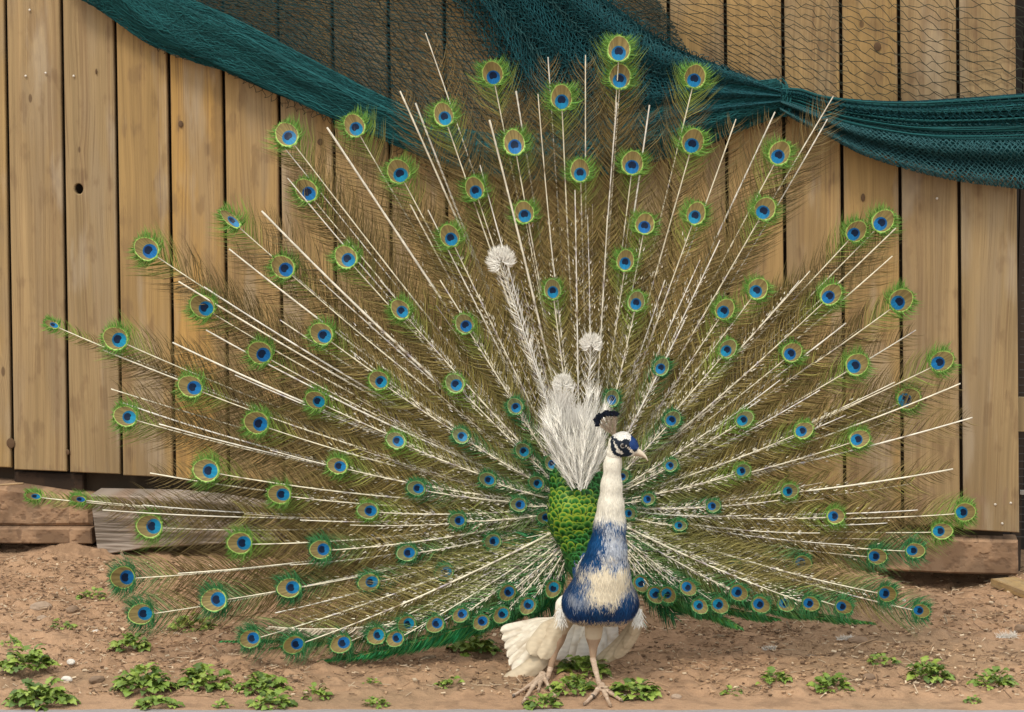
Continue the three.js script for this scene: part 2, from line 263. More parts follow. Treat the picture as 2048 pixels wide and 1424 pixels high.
  // the gathered roll: a folded skin under strands
  function bundle(name, path, halfw, depth, thick, folds, strands, s, sub = 150) {
    const skin = new MB(), str = new MB(), rows = 40;
    const P = (u, a, k = 1) => { // a: angle round the bundle
      const c = path(u), b = path(Math.min(1, u + 0.006)), d = path(Math.max(0, u - 0.006)), l = Math.hypot(b[0] - d[0], b[1] - d[1]) || 1, nx = -(b[1] - d[1]) / l, ny = (b[0] - d[0]) / l;
      const f = 1 + 0.16 * Math.sin(a * folds + 7 * u + 3 * noise(u * 6, a, s)) * 1 + 0.25 * (fbm(u * 12, a * 1.2, s + 2, 3) - 0.5), h = halfw(u) * Math.cos(a) * f * k;
      return W(c[0] + nx * h, c[1] + ny * h, depth + thick(u) * Math.sin(a) * f * k);
    };
    for (let i = 0; i <= sub; i++) for (let j = 0; j <= rows; j++) { const a = j / rows * 6.2832; const k = 0.5 + 0.9 * fbm(i * 0.5, j * 0.6, s + 8, 2); skin.v(P(i / sub, a, 0.93), [0.010 * k, 0.065 * k, 0.070 * k]); }
    for (let i = 0; i < sub; i++) for (let j = 0; j < rows; j++) { const q = i * (rows + 1) + j; skin.q(q, q + 1, q + rows + 2, q + rows + 1); }
    part(name, skin.geo(O), vcol(0.8), net);
    for (let k = 0; k < strands; k++) {
      const a0 = rr(-0.5, 3.6), u0 = rr(0, 0.97), len = rr(0.02, 0.10), tw = rr(-1, 1) * (k % 3 ? 0.5 : 1.3), pts = [], lift = rr(0.94, 1.09);
      for (let j = 0; j <= 8; j++) { const u = u0 + len * j / 8; if (u > 1) break; pts.push(P(u, a0 + tw * j / 8 + 0.05 * (j % 2), lift + 0.02 * rnd())); }
      if (pts.length > 2) str.tube(pts, rr(0.0007, 0.0013), teal());
    }
    stuffPart(str, name + '_strands');
  }
  bundle('rolled_edge', rollC, (u) => 40 - 12 * sst(0.85, 1, u) + 8 * Math.sin(u * 9), 0.07, () => 0.04, 5, 5200, 71);
  // the broad dense fold coming down to the knot
  const upB = lerpCurve([[980, -130], [1120, -75], [1240, 2], [1340, 74], [1450, 128], [1562, 180]]), loB = lerpCurve([[800, -110], [930, 40], [1040, 210], [1180, 290], [1370, 238], [1562, 205]]);
  const betw = (k0, k1) => (u) => { const a = upB(u), b = loB(u), k = typeof k0 === 'function' ? k0(u) : mix(k0, k1 ?? k0, u); return [mix(a[0], b[0], k), mix(a[1], b[1], k)]; };
  mb = new MB();
  for (let k = 0; k < 6; k++) mesh(mb, betw(0.02 * k), betw(1 - 0.055 * k, 1), 46 + 7 * k, 20 + 2 * k, 0.0013, (u, v) => 0.05 + 0.012 * k + 0.02 * Math.sin(v * 14 + u * 3 + k), k % 4 < 3 ? sea : () => mul([0.03, 0.10, 0.11], rr(0.5, 1.4)), 0.6, 1, 80 + k * 9, k % 2 === 1);
  stuffPart(mb, 'broad_fold_strands');
  const sheet = (name, up, lo, depth, folds, conv, s) => { // a folded dense sheet behind the strands
    const m = new MB(), n = 120, r = 60;
    for (let i = 0; i <= n; i++) for (let j = 0; j <= r; j++) { const u = i / n, v = j / r, a = up(u), b = lo(u), ph = v * folds * (1 + 0.3 * noise(u * 3, v * 4, s)), q = depth + 0.014 * Math.sin(ph * 6.2832) * sst(0, 0.1, v) + 0.02 * fbm(u * 5, v * 9, s + 3, 3), k = 0.45 + 0.9 * fbm(u * 26, v * 30, s + 6, 3); m.v(W(mix(a[0], b[0], v), mix(a[1], b[1], v), q), [0.007 * k, 0.045 * k, 0.055 * k]); }
    for (let i = 0; i < n; i++) for (let j = 0; j < r; j++) { const q = i * (r + 1) + j; m.q(q, q + r + 1, q + r + 2, q + 1); }
    part(name, m.geo(O), vcol(0.85), net);
  };
  sheet('broad_fold', betw(0.05), betw(0.62, 1), 0.03, 7, 1, 131);
  // right hand swag spreading from the knot
  const upD = lerpCurve([[1560, 176], [1600, 177], [1660, 193], [1790, 202], [1930, 195], [2090, 183]]), loD = lerpCurve([[1560, 222], [1600, 246], [1660, 276], [1740, 316], [1880, 356], [2000, 374], [2090, 382]]);
  sheet('gathered_swag', upD, (u) => { const a = upD(u), b = loD(u); return [mix(a[0], b[0], 0.86), mix(a[1], b[1], 0.86)]; }, 0.03, 7, 1, 141);
  mb = new MB();
  for (let k = 0; k < 5; k++) mesh(mb, (u) => { const a = upD(u), b = loD(u); return [mix(a[0], b[0], 0.1 * k), mix(a[1], b[1], 0.1 * k)]; }, loD, 44 + 6 * k, 14 + k, 0.0013, (u, v) => 0.075 + 0.008 * k + 0.02 * Math.sin(v * 12 + k), k < 3 ? sea : () => { const q = rr(0.5, 1.2); return [0.035 * q, 0.12 * q, 0.135 * q]; }, 0.35, 1, 150 + 9 * k);
  for (let k = 0; k < 90; k++) { const v = rr(0, 0.65), pts = []; for (let j = 0; j <= 16; j++) { const u = j / 16, a = upD(u), b = loD(u), vv = v + 0.03 * noise(u * 5, k, 5); pts.push(W(mix(a[0], b[0], vv), mix(a[1], b[1], vv), 0.085 + 0.015 * Math.sin(v * 60))); } mb.tube(pts, rr(0.001, 0.002), teal()); }
  stuffPart(mb, 'swag_strands');
  mb = new MB(); // knot
  for (let k = 0; k < 60; k++) { const pts = [], a0 = rr(0, 6.28), R = rr(0.012, 0.03), c = W(1566 + rr(-10, 10), 196 + rr(-18, 18), 0.09); for (let j = 0; j <= 12; j++) { const a = a0 + j * 0.35; pts.push(new THREE.Vector3(c.x + R * 0.45 * Math.cos(a), c.y + R * Math.sin(a) * 1.1, c.z + R * 0.7 * Math.cos(a + 1))); } mb.tube(pts, 0.0016, teal()); }
  part('knot', mb.geo(O), strandMat, net);
}

// ---------------------------------------------------------------- peacock
const bird = thing('peacock', 'peacock with white neck and blue and white breast displaying its fanned train', 'peacock', [V(1190, 1400, 0.05).x, 0, 0.02]);
const BO = bird.position.clone();
const pxm = (z) => F / (CAM.z - z);                         // photograph pixels per metre at a distance
{ // ---- train feathers
  const featherMat = vcol(0.55), shaftMat = vcol(0.5), eyeMat = vcol(0.42);
  const C0 = [1160, 1010];
  const DUSK = [0.13, 0.085, 0.042], BROWN = [0.25, 0.165, 0.078], OLIVE = [0.27, 0.265, 0.07], LIME = [0.17, 0.31, 0.05], EMER = [0.035, 0.20, 0.075], CREAM = [0.86, 0.82, 0.66], WHITE = [0.84, 0.83, 0.78], brown = (rt) => mixc(BROWN, DUSK, sst(380, 720, rt));
  function curveOf(tip, o) {
    const down = Math.max(0, (tip[1] - C0[1])) / (Math.hypot(tip[0] - C0[0], tip[1] - C0[1]) + 1), left = tip[0] < C0[0];
    const cx = o.base?.[0] ?? (left ? C0[0] - 12 * down : C0[0] + 20 + 20 * down), cy = o.base?.[1] ?? C0[1] + 70 * down * (left ? 1 : 0.45);
    let dx = tip[0] - cx, dy = tip[1] - cy; const len = Math.hypot(dx, dy), hor = (dx / len) ** 2, st = Math.min(26, len * 0.2);
    const p0 = [cx + dx / len * st, cy + dy / len * st], bend = o.bend ?? 0.05;
    const p1 = [(p0[0] + tip[0]) / 2 + (o.bx ?? 0) * len, (p0[1] + tip[1]) / 2 + bend * len * hor];
    const f = (t) => { const a = (1 - t) * (1 - t), b = 2 * t * (1 - t), c = t * t; return [a * p0[0] + b * p1[0] + c * tip[0], a * p0[1] + b * p1[1] + c * tip[1]]; };
    const d = (t) => { const x = (1 - t) * (p1[0] - p0[0]) + t * (tip[0] - p1[0]), y = (1 - t) * (p1[1] - p0[1]) + t * (tip[1] - p1[1]), l = Math.hypot(x, y); return [x / l, y / l]; };
    return { f, d, len: len - st, r: Math.hypot(tip[0] - C0[0], tip[1] - C0[1]), down };
  }
  function zOf(cv, o) {
    const lay = 0.11 * (1 - clamp(cv.r / 950)) + rr(-0.012, 0.012), cup = 0.10 + rr(-0.02, 0.02), rm = Math.min(1.15, cv.r / 800);
    return (t) => -0.31 + lay + (o.dz ?? 0) + cup * rm * rm * t * t;
  }
  const Q = new THREE.Vector3(), X = new THREE.Vector3();
  function barb(mb, p, dir, L, bendTo, z, w, col, s) { // a thin curved barb; its two edges lie at different depths, so each catches the light its own way
    const d0 = dir, e = rr(-1, 1) * w / 760 * 0.6, sag = rr(-0.008, 0.008);
    const d1 = [d0[0] * 0.86 + bendTo[0] * 0.5, d0[1] * 0.86 + bendTo[1] * 0.5 + 0.05]; const l1 = Math.hypot(...d1); d1[0] /= l1; d1[1] /= l1;
    const a = p, b = [a[0] + d0[0] * L * 0.5, a[1] + d0[1] * L * 0.5], c = [b[0] + d1[0] * L * 0.5, b[1] + d1[1] * L * 0.5], n = [-d0[1] * w / 2, d0[0] * w / 2];
    const i0 = mb.v(V(a[0] + n[0], a[1] + n[1], z + e), col), i1 = mb.v(V(a[0] - n[0], a[1] - n[1], z - e), col), i2 = mb.v(V(b[0] - n[0] * 0.8, b[1] - n[1] * 0.8, z - e + sag * 0.5), col), i3 = mb.v(V(b[0] + n[0] * 0.8, b[1] + n[1] * 0.8, z + e + sag * 0.5), col), i4 = mb.v(V(c[0], c[1], z + sag), col);
    mb.q(i0, i1, i2, i3); mb.t(i3, i2, i4);
  }
  function shaft(o, cv, z, parent, r0, r1, t1, col) {
    const mb = new MB(), n = Math.max(8, Math.round(cv.len / 9)), pts = [];
    for (let k = 0; k <= n; k++) { const t = k / n * t1, p = cv.f(t); pts.push(V(p[0], p[1], z(t) + 0.004)); }
    const spk = (o.speck ?? 0.4) * 0.55;
    mb.tube(pts, (t) => mix(r0, r1, t) / 760 * (0.85 + 0.3 * rnd()), (t) => { const near = 1 - clamp((t * cv.len - 250) / 500); return rnd() < spk * near ? mixc([0.26, 0.2, 0.11], [0.5, 0.47, 0.55], rnd()) : mul(col, rr(0.8, 1.15)); }, 4);
    part('shaft', mb.geo(BO), shaftMat, parent);
  }
  function vane(o, cv, z, parent, t0, t1, step, Lf, colf, w, angf) {
    const mb = new MB(), n = Math.round(cv.len * (t1 - t0) / step);
    for (let k = 0; k < n; k++) for (const s of [-1, 1]) {
      const t = t0 + (t1 - t0) * (k + rnd()) / n, L = Lf(t, s) * rr(0.7, 1.15); if (L < 3 || rnd() < (o.gap ?? 0.08)) continue;
      const p = cv.f(t), T = cv.d(t), N = [-T[1] * s, T[0] * s], a = angf(t) + rr(-0.14, 0.14), dir = [T[0] * Math.cos(a) + N[0] * Math.sin(a), T[1] * Math.cos(a) + N[1] * Math.sin(a)];
      barb(mb, p, dir, L, T, z(t) - 0.004 + rr(-0.006, 0.006), w * rr(0.7, 1.25), mul(colf(t, s), rr(0.4, 1.65)), s);
    }
    if (o.speck !== 0) for (let k = 0; k < cv.len / 1.5; k++) { // pale flecks by the shaft: barb roots with their lit glint painted in
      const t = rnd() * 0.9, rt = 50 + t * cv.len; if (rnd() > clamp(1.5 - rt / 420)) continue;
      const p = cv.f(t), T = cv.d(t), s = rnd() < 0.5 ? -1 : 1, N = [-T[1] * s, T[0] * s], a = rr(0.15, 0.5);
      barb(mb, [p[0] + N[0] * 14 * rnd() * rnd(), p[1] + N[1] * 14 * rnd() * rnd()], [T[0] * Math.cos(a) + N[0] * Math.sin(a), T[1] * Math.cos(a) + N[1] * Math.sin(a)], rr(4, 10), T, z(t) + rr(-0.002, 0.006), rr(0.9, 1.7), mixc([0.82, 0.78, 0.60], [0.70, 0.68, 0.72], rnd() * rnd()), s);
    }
    part('barbs', mb.geo(BO), featherMat, parent);
  }
  function eyeSpot(c, T, b, z, parent, o, r) {
    const mb = new MB(), N = [-T[1], T[0]], a = b * 1.12, seg = 44, ph = rr(0, 99), squash = o.squash ?? rr(0.88, 1.03), tx = rr(-0.3, 0.3), ty = rr(-0.35, 0.35), hue = rr(0.75, 1.3);
    const at = (off, la, lb, q, zz, rag, notch) => { // a point of an oval ring: off along the shaft, half axes la (along) and lb (across)
      const an = q / seg * 6.2832, k = 1 + rag * (hash(q % seg, Math.round(ph * 10), 3) - 0.5) - notch * Math.exp(-((Math.cos(an) + 1) ** 2) * 9 - (Math.sin(an) ** 2) * 3);
      const u = off + la * Math.cos(an) * k, v = lb * Math.sin(an) * k * squash * (1 - 0.10 * Math.cos(an) * (la > a * 0.8 ? 1 : 0));
      return V(c[0] + T[0] * u + N[0] * v, c[1] + T[1] * u + N[1] * v, z + zz + 0.006 * ((u * u + v * v) / (b * b)) + (tx * u + ty * v) / 780);
    };
    const shade = (col, q, k) => mul(col, 1 + k * (hash(q % seg, 7, Math.round(ph * 10) + 5) - 0.5));
    const ring = (A, B, ca, cb, jit) => { for (let q = 0; q < seg; q++) { const i = [at(...A(q)), at(...A(q + 1)), at(...B(q + 1)), at(...B(q))].map((p, n) => mb.v(p, shade((n < 2 ? ca : cb)(q), q, jit))); mb.q(i[0], i[3], i[2], i[1]); } };
    const hz = o.hazy ?? 0, TAN = mixc(mixc([0.235, 0.185, 0.075], [0.17, 0.185, 0.085], sst(520, 300, r)), [0.20, 0.155, 0.055], hz), back = (q) => 0.5 - 0.5 * Math.cos(q / seg * 6.2832);
    const dof = -(0.2 + 0.16 * clamp((r - 150) / 500)) * a;
    const navy = () => [0.002, 0.012, 0.04], blue = (q) => mixc([0.003, 0.06 * hue, 0.21], [0.007, 0.17 * hue, 0.38], back(q)), teal = (q) => mixc([0.03, 0.16, 0.2], [0.02, 0.25, 0.33], back(q));
    const A0 = (q) => [dof + 0.13 * a, 0.001, 0.001, q, 0.0015, 0, 0], A1 = (q) => [dof + 0.12 * a, 0.33 * a, 0.38 * b, q, 0.0015, 0.08, 0.35], A2 = (q) => [dof, 0.54 * a, 0.61 * b, q, 0.001, 0.03, 0], A2b = (q) => [dof, 0.58 * a, 0.65 * b, q, 0.001, 0.03, 0];
    const A3 = (q) => [0, 0.935 * a, 0.93 * b, q, 0, 0.02, 0], A4 = (q) => [0, 1.0 * a, 1.0 * b, q, 0, 0.05, 0], A5 = (q) => [-0.02 * a, 1.07 * a, 1.08 * b, q, -0.001, 0.12, 0];
    ring(A0, A1, navy, navy, 0.5); ring(A1, A2, blue, blue, 0.3); ring(A2, A2b, teal, teal, 0.3); ring(A2b, A3, () => TAN, () => mul(TAN, 0.9), 0.5);
    const rim = mixc(r < 450 ? [0.34, 0.50, 0.20] : [0.40, 0.54, 0.15], [0.2, 0.3, 0.08], hz);
    ring(A3, A4, () => rim, () => rim, 0.35);
    const g1 = o.inner ? [0.035, 0.20, 0.075] : [0.11, 0.30, 0.05], g2 = o.inner ? [0.06, 0.19, 0.06] : [0.16, 0.28, 0.055];
    ring(A4, A5, () => g1, () => g2, 0.6);
    part('eye_spot', mb.geo(BO), eyeMat, parent);
    const hb = new MB(), nh = r > 500 ? 290 : 270; // the soft loose fringe round the spot
    for (let q = 0; q < nh; q++) {
      const an = rr(0, 6.2832), ca = Math.cos(an), sa = Math.sin(an), sd = Math.sign(sa) || 1, rad = rr(0.85, 1.05), u = ca * a * rad, v = sa * b * rad * squash, bs = sst(0.2, -0.8, ca);
      let d = [T[0] * (0.55 + 0.2 * ca - 0.5 * bs) + N[0] * sd * (0.35 + 0.6 * Math.abs(sa) + 0.5 * bs) * squash, T[1] * (0.55 + 0.2 * ca - 0.5 * bs) + N[1] * sd * (0.35 + 0.6 * Math.abs(sa) + 0.5 * bs) * squash]; const l = Math.hypot(...d); d = [d[0] / l, d[1] / l];
      const L = b * mix(0.2, 1.0, rnd() * (0.4 + 0.6 * rnd())) * (o.inner ? 1.25 : 1) * (r > 480 ? 1 + 0.55 * Math.abs(sa) + 0.3 * bs : 0.9) * (ca > 0.75 ? 0.5 : 1);
      barb(hb, [c[0] + T[0] * u + N[0] * v, c[1] + T[1] * u + N[1] * v], d, L, T, z + (rnd() < 0.3 ? rr(0.002, 0.008) : rr(-0.009, -0.001)), rr(0.6, 1.15), mul(mixc(g1, g2, rnd()), rr(0.6, 1.3)), sd);
    }
    part('fringe', hb.geo(BO), featherMat, parent);
  }
  const group = (name) => { const g = new THREE.Group(); g.name = numbered(name); bird.add(g); return g; };
  // eye spots as they stand in the fan: [x, y]
  const eyes = [[1238, 97], [1240, 152], [1390, 152], [985, 146], [1123, 194], [887, 228], [708, 250], [573, 268], [1028, 284], [1386, 282], [1265, 325], [1160, 340], [1560, 305], [797, 342], [612, 380], [949, 376], [1048, 424], [1392, 426], [1290, 447], [1530, 417], [899, 471], [1713, 462], [1767, 441], [565, 533], [691, 513], [460, 437], [292, 497], [1251, 520], [1105, 578], [1273, 602], [1516, 577], [1450, 618], [1663, 588], [1803, 600], [800, 618], [929, 647], [642, 667], [404, 612], [519, 705], [230, 676], [103, 648], [380, 772], [250, 832], [631, 800], [757, 760], [909, 766], [1030, 812], [1323, 733], [1456, 697], [1585, 704], [1715, 728], [1884, 722], [1818, 797], [1489, 838], [1345, 838], [1224, 796],
    [512, 845], [791, 880], [921, 871], [1046, 901], [1608, 860], [1720, 877], [674, 931], [411, 940], [558, 988], [832, 976], [975, 959], [1486, 941], [1342, 930], [1580, 982], [1037, 1009], [735, 1021], [915, 1041], [298, 1052], [479, 1086], [640, 1099], [813, 1106], [985, 1083], [1085, 1087], [1297, 998], [1427, 1012], [1360, 1051], [1270, 1068], [1672, 1032], [1467, 1133], [1606, 1126], [1755, 1113], [1831, 1101], [1885, 1062], [1931, 1024], [888, 1145], [737, 1165], [577, 1176], [427, 1200], [245, 1155], [281, 1228], [66, 992], [156, 998], [1090, 1035], [1073, 966], [1103, 926], [1246, 952], [1259, 1027]];
  const hazyEyes = [[499, 1278], [587, 1290], [681, 1288], [752, 1272], [813, 1249], [870, 1249], [921, 1230], [962, 1245], [1003, 1230], [1055, 1212], [1106, 1178], [1015, 1186], [1377, 1176], [1478, 1186], [1688, 1214], [1843, 1222], [1775, 1188], [1522, 1210], [1573, 1208], [1440, 1211], [1400, 1213], [1283, 1168], [1312, 1190], [1336, 1190], [1622, 1208], [790, 1278]];
  function eyeFeather(e, o = {}) {
    const g = group('train_feather'), dx = e[0] - C0[0], dy = e[1] - C0[1], r = Math.hypot(dx, dy);
    const b = (o.b ?? (13 + 9 * Math.min(1, r / 740)) * (e[0] > 1160 ? mix(1, 0.8, sst(780, 980, e[1])) : 1)) * rr(0.95, 1.06);
    const a = b * 1.12, tip = [e[0] + dx / r * a * 1.0, e[1] + dy / r * a * 1.0], cv = curveOf(tip, o), z = zOf(cv, o), te = 1 - a / cv.len, L0 = (26 + 0.072 * r) * (o.short ?? 1);
    const T = cv.d(te), inner = r < 330 || cv.down > 0.12;
    shaft(o, cv, z, g, r > 500 ? 2.6 : 2.1, 1.1, Math.max(0.05, 1 - (a * 1.9) / cv.len), mixc(CREAM, [0.45, 0.4, 0.2], 0.1));
    const green = clamp(1.15 - r / 420) * 0.9 + clamp(cv.down * 1.2) * 0.45;
    const toEye = (t) => (te - t) * cv.len;
    const near = inner ? EMER : LIME;
    const colf = (t) => { const q = toEye(t), rt = 60 + t * cv.len; if (q < 26) return mixc(near, LIME, 0.3 * rnd()); const far = mixc(mixc(brown(rt), OLIVE, 0.18 + 0.55 * clamp(1.1 - rt / 600)), EMER, clamp(green * clamp(1.3 - rt / 420))); const qm = inner ? 120 : 90; if (q < qm) return mixc(near, mixc(OLIVE, far, 0.5), (q - 26) / (qm - 26)); return far; };
    const Lf = (t) => { const q = toEye(t); if (q < 0) return b * (1.55 + 0.25 * q / a); if (q < 60) return mix(b * 2.1, L0, q / 60); return mix(L0 * 0.55, L0, sst(0, 0.35, t)); };
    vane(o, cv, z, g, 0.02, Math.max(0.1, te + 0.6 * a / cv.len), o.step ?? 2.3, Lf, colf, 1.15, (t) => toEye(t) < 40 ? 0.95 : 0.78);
    if (!o.noEye) eyeSpot(e, T, b, z(te) + 0.010, g, { ...o, inner }, r);
    return g;
  }
  eyes.forEach((e, i) => eyeFeather(e, i === 25 ? { squash: 0.45 } : [40, 96, 97].includes(i) ? { squash: 0.55, b: 14, short: 0.3 } : {}));
  hazyEyes.forEach((e) => eyeFeather(e, { hazy: 0.8, b: e[0] < 700 ? 19 : 16, dz: 0.065, step: 2.2 }));
  // feathers that end in a bare forked tip: [x, y, shaft half width]
  const forks = [[654, 255, 3.4], [523, 422, 3.4], [458, 498, 2.6], [357, 563, 2.6], [408, 574, 2.4], [345, 685, 2.8], [206, 700, 2.4], [222, 778, 2.2], [246, 806, 2.4], [318, 848, 2.2], [300, 946, 2.2], [800, 182, 2.8], [831, 206, 2.8], [851, 66, 1.7], [979, 240, 3], [1032, 182, 2.6], [1076, 188, 1.8], [1096, 114, 1.9], [1171, 110, 1.9], [1234, 205, 1.8], [1299, 210, 2.6], [1472, 238, 1.9], [1550, 224, 2.4], [1667, 192, 1.8], [1655, 238, 1.9], [1785, 512, 2.2], [1792, 456, 2.2], [1832, 660, 2], [1921, 767, 2.4], [1945, 835, 2.6], [1906, 938, 2.7], [1790, 764, 1.8], [1692, 646, 2.4], [1692, 830, 2], [1836, 1020, 1.8], [1775, 1046, 1.6], [1640, 1066, 1.7], [1745, 1190, 2.2], [1700, 1090, 1.6], [1620, 542, 1.9], [566, 292, 1.6], [575, 356, 2], [412, 660, 2.4], [205, 1020, 1.8], [285, 1010, 1.7], [356, 1147, 2.2], [820, 408, 2.4], [856, 420, 2], [960, 330, 2], [1100, 470, 1.8], [1150, 380, 1.8], [1215, 430, 2], [1175, 430, 1.6], [1440, 480, 2], [1600, 560, 2], [1560, 760, 1.8], [880, 560, 2.2], [760, 560, 2.2], [640, 560, 2], [700, 700, 2.2], [560, 640, 2.2], [470, 750, 2], [540, 900, 1.8], [600, 1040, 1.7], [700, 1050, 1.5], [580, 1130, 1.6], [550, 1226, 1.9], [600, 1238, 1.7], [620, 1250, 1.5], [700, 1262, 1.7], [840, 1240, 1.8], [905, 1200, 1.5], [940, 1200, 1.6], [985, 1190, 1.4], [1040, 1170, 1.3], [1340, 1170, 1.4], [1400, 1165, 1.6], [1440, 1170, 1.4], [1470, 1175, 1.4], [1540, 1150, 1.6], [1610, 1185, 1.8], [1680, 1180, 1.5], [1520, 800, 1.8], [1640, 780, 1.7], [1420, 860, 1.6], [1560, 1000, 1.5], [1500, 1030, 1.4], [1370, 640, 2], [1330, 560, 1.9], [1400, 520, 1.9]];
  forks.forEach(([x, y, w]) => {
    const o = { bx: rr(-0.014, 0.014), bend: rr(0.035, 0.06), speck: w > 2.5 ? 0.2 : 0.4, gap: 0.15, dz: rr(-0.01, 0.01) }, cv = curveOf([x, y], o), z = zOf(cv, o), g = group('forked_feather'), L0 = 24 + 0.07 * cv.r, green = clamp(1.1 - cv.r / 420) * 0.8 + clamp(cv.down * 1.2) * 0.4;
    shaft(o, cv, z, g, w, w * 0.62, 1, mixc(CREAM, WHITE, rnd()));
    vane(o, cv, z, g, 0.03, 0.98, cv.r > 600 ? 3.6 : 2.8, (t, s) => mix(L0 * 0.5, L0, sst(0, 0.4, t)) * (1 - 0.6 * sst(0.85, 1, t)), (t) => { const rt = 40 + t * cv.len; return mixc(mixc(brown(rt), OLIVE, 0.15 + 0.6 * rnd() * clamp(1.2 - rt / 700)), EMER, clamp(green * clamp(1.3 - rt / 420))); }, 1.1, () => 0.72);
  });
  // plain plumes between them, which close the middle of the fan
  for (let k = 0; k < 70; k++) {
    const an = mix(-0.35, Math.PI + 0.3, (k + rnd()) / 70), r = rr(330, 640), tip = [C0[0] + Math.cos(an) * r * 1.05, C0[1] - Math.sin(an) * r], o = { dz: -0.03, speck: 0.6 }; if (tip[1] > 1170) continue;
    const cv = curveOf(tip, o), z = zOf(cv, o), g = group('plume_feather');
    shaft(o, cv, z, g, 1.6, 0.7, 1, mixc(CREAM, BROWN, 0.4));
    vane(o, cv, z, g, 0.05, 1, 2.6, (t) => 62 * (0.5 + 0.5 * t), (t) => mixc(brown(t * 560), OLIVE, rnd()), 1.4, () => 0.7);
  }
  // short emerald plumes under and beside the body
  for (let k = 0; k < 84; k++) {
    const left = k % 2 === 0, an = left ? rr(3.6, 4.5) : rr(-1.25, -0.4), r = rr(110, 320), tip = [C0[0] + Math.cos(an) * r * 1.1, C0[1] - Math.sin(an) * r * 0.75 + 20], o = { dz: rr(-0.02, 0.0), speck: 0 };
    const cv = curveOf(tip, o), z = zOf(cv, o), g = group('green_plume');
    shaft(o, cv, z, g, 1.3, 0.6, 1, rnd() < 0.4 ? CREAM : [0.1, 0.2, 0.07]);
    vane(o, cv, z, g, 0.05, 1, 2.0, (t) => 40 * (0.5 + 0.5 * t), () => mixc([0.018, 0.15, 0.07], [0.07, 0.22, 0.045], rnd() * rnd()), 1.7, () => 0.6);
  }
  // white feathers among the train
  const whites = [[1000, 516, 33, 1], [1183, 684, 25, 1], [1125, 764, 24, 1]];
  for (let k = 0; k < 34; k++) whites.push([1152 + rr(-62, 56), 942 - (k < 8 ? rr(90, 150) : rr(20, 100)), 10, 0]);
  whites.forEach(([x, y, b, tipped], i) => {
    const o = { dz: 0.035 + (i > 2 ? 0.03 + i * 0.002 : 0), speck: 0, base: [1158 + (tipped ? 0 : rr(-12, 16)), 1000] }, dx = x - 1160, dy = y - 1000, r = Math.hypot(dx, dy), cv = curveOf([x + dx / r * b, y + dy / r * b], o), z = zOf(cv, o), g = group('white_feather'); g.userData.label = 'white feather';
    shaft(o, cv, z, g, tipped ? 1.7 : 1, 0.6, 0.95, WHITE);
    vane(o, cv, z, g, 0.05, tipped ? 0.93 : 1, i > 2 ? 0.8 : 4.0, (t) => tipped ? mix(20, 46, t) : mix(18, 34, t) * rr(0.5, 1.4), () => WHITE, i > 2 ? 0.75 : 0.8, (t) => i > 2 ? rr(-0.15, 0.42) : rr(0.45, 0.75));
    if (tipped) { const mb = new MB(), T = cv.d(0.95), N = [-T[1], T[0]]; for (let k = 0; k < 1000; k++) { const an = rr(-2.6, 2.6), R = b * Math.sqrt(rnd()) * 0.55, u = Math.cos(an) * R - b * 0.2, v = Math.sin(an) * R, s = Math.sign(v) || 1, da = an * 0.6 + rr(-0.7, 0.7), d = [T[0] * Math.cos(da) + N[0] * Math.sin(da), T[1] * Math.cos(da) + N[1] * Math.sin(da)]; barb(mb, [x + T[0] * u + N[0] * v, y + T[1] * u + N[1] * v], d, b * rr(0.35, 0.6), T, z(0.95) + 0.012 + rr(0, 0.014), rr(0.9, 1.7), mul(WHITE, rr(0.9, 1.1)), s); } part('tip_tuft', mb.geo(BO), featherMat, g); }
  });
  // curved side plumes along the lower edge, barbs hanging on the outer side
  const swords = [[[1118, 1185], [930, 1275], [635, 1322], 0, 36], [[1110, 1180], [920, 1262], [700, 1316], 0, 38], [[1105, 1190], [960, 1250], [760, 1304], 0, 38], [[1100, 1190], [980, 1245], [840, 1290], 0, 34], [[1105, 1160], [860, 1260], [540, 1296], 0, 26], [[1060, 1190], [760, 1280], [440, 1282], 0, 22], [[1110, 1150], [900, 1230], [660, 1290], 0, 30],
    [[1000, 1200], [760, 1275], [538, 1253], 1, 34], [[1280, 1165], [1400, 1215], [1485, 1256], 0, 26], [[1280, 1160], [1450, 1225], [1560, 1238], 0, 24], [[1280, 1150], [1560, 1225], [1750, 1246], 0, 24], [[1290, 1140], [1500, 1220], [1650, 1236], 0, 24], [[1280, 1170], [1340, 1205], [1420, 1236], 0, 22]];
  swords.forEach(([p0, p1, p2, wh, Lm], i) => {
    const g = group(wh ? 'white_side_plume' : 'side_plume'), mb = new MB(), left = p2[0] < 1160, z = (t) => -0.225 + (wh ? 0.08 : 0.045) * t + (i % 3) * 0.01;
    const f = (t) => { const a = (1 - t) ** 2, b = 2 * t * (1 - t), c = t * t; return [a * p0[0] + b * p1[0] + c * p2[0], a * p0[1] + b * p1[1] + c * p2[1]]; }, pts = [];
    for (let k = 0; k <= 40; k++) { const p = f(k / 40); pts.push(V(p[0], p[1], z(k / 40) + 0.003)); }
    const sm = new MB(); sm.tube(pts, (t) => mix(2.2, 0.8, t) / 760, wh ? CREAM : [0.2, 0.2, 0.08], 4); part('shaft', sm.geo(BO), shaftMat, g);
    const n = wh ? 190 : 900;
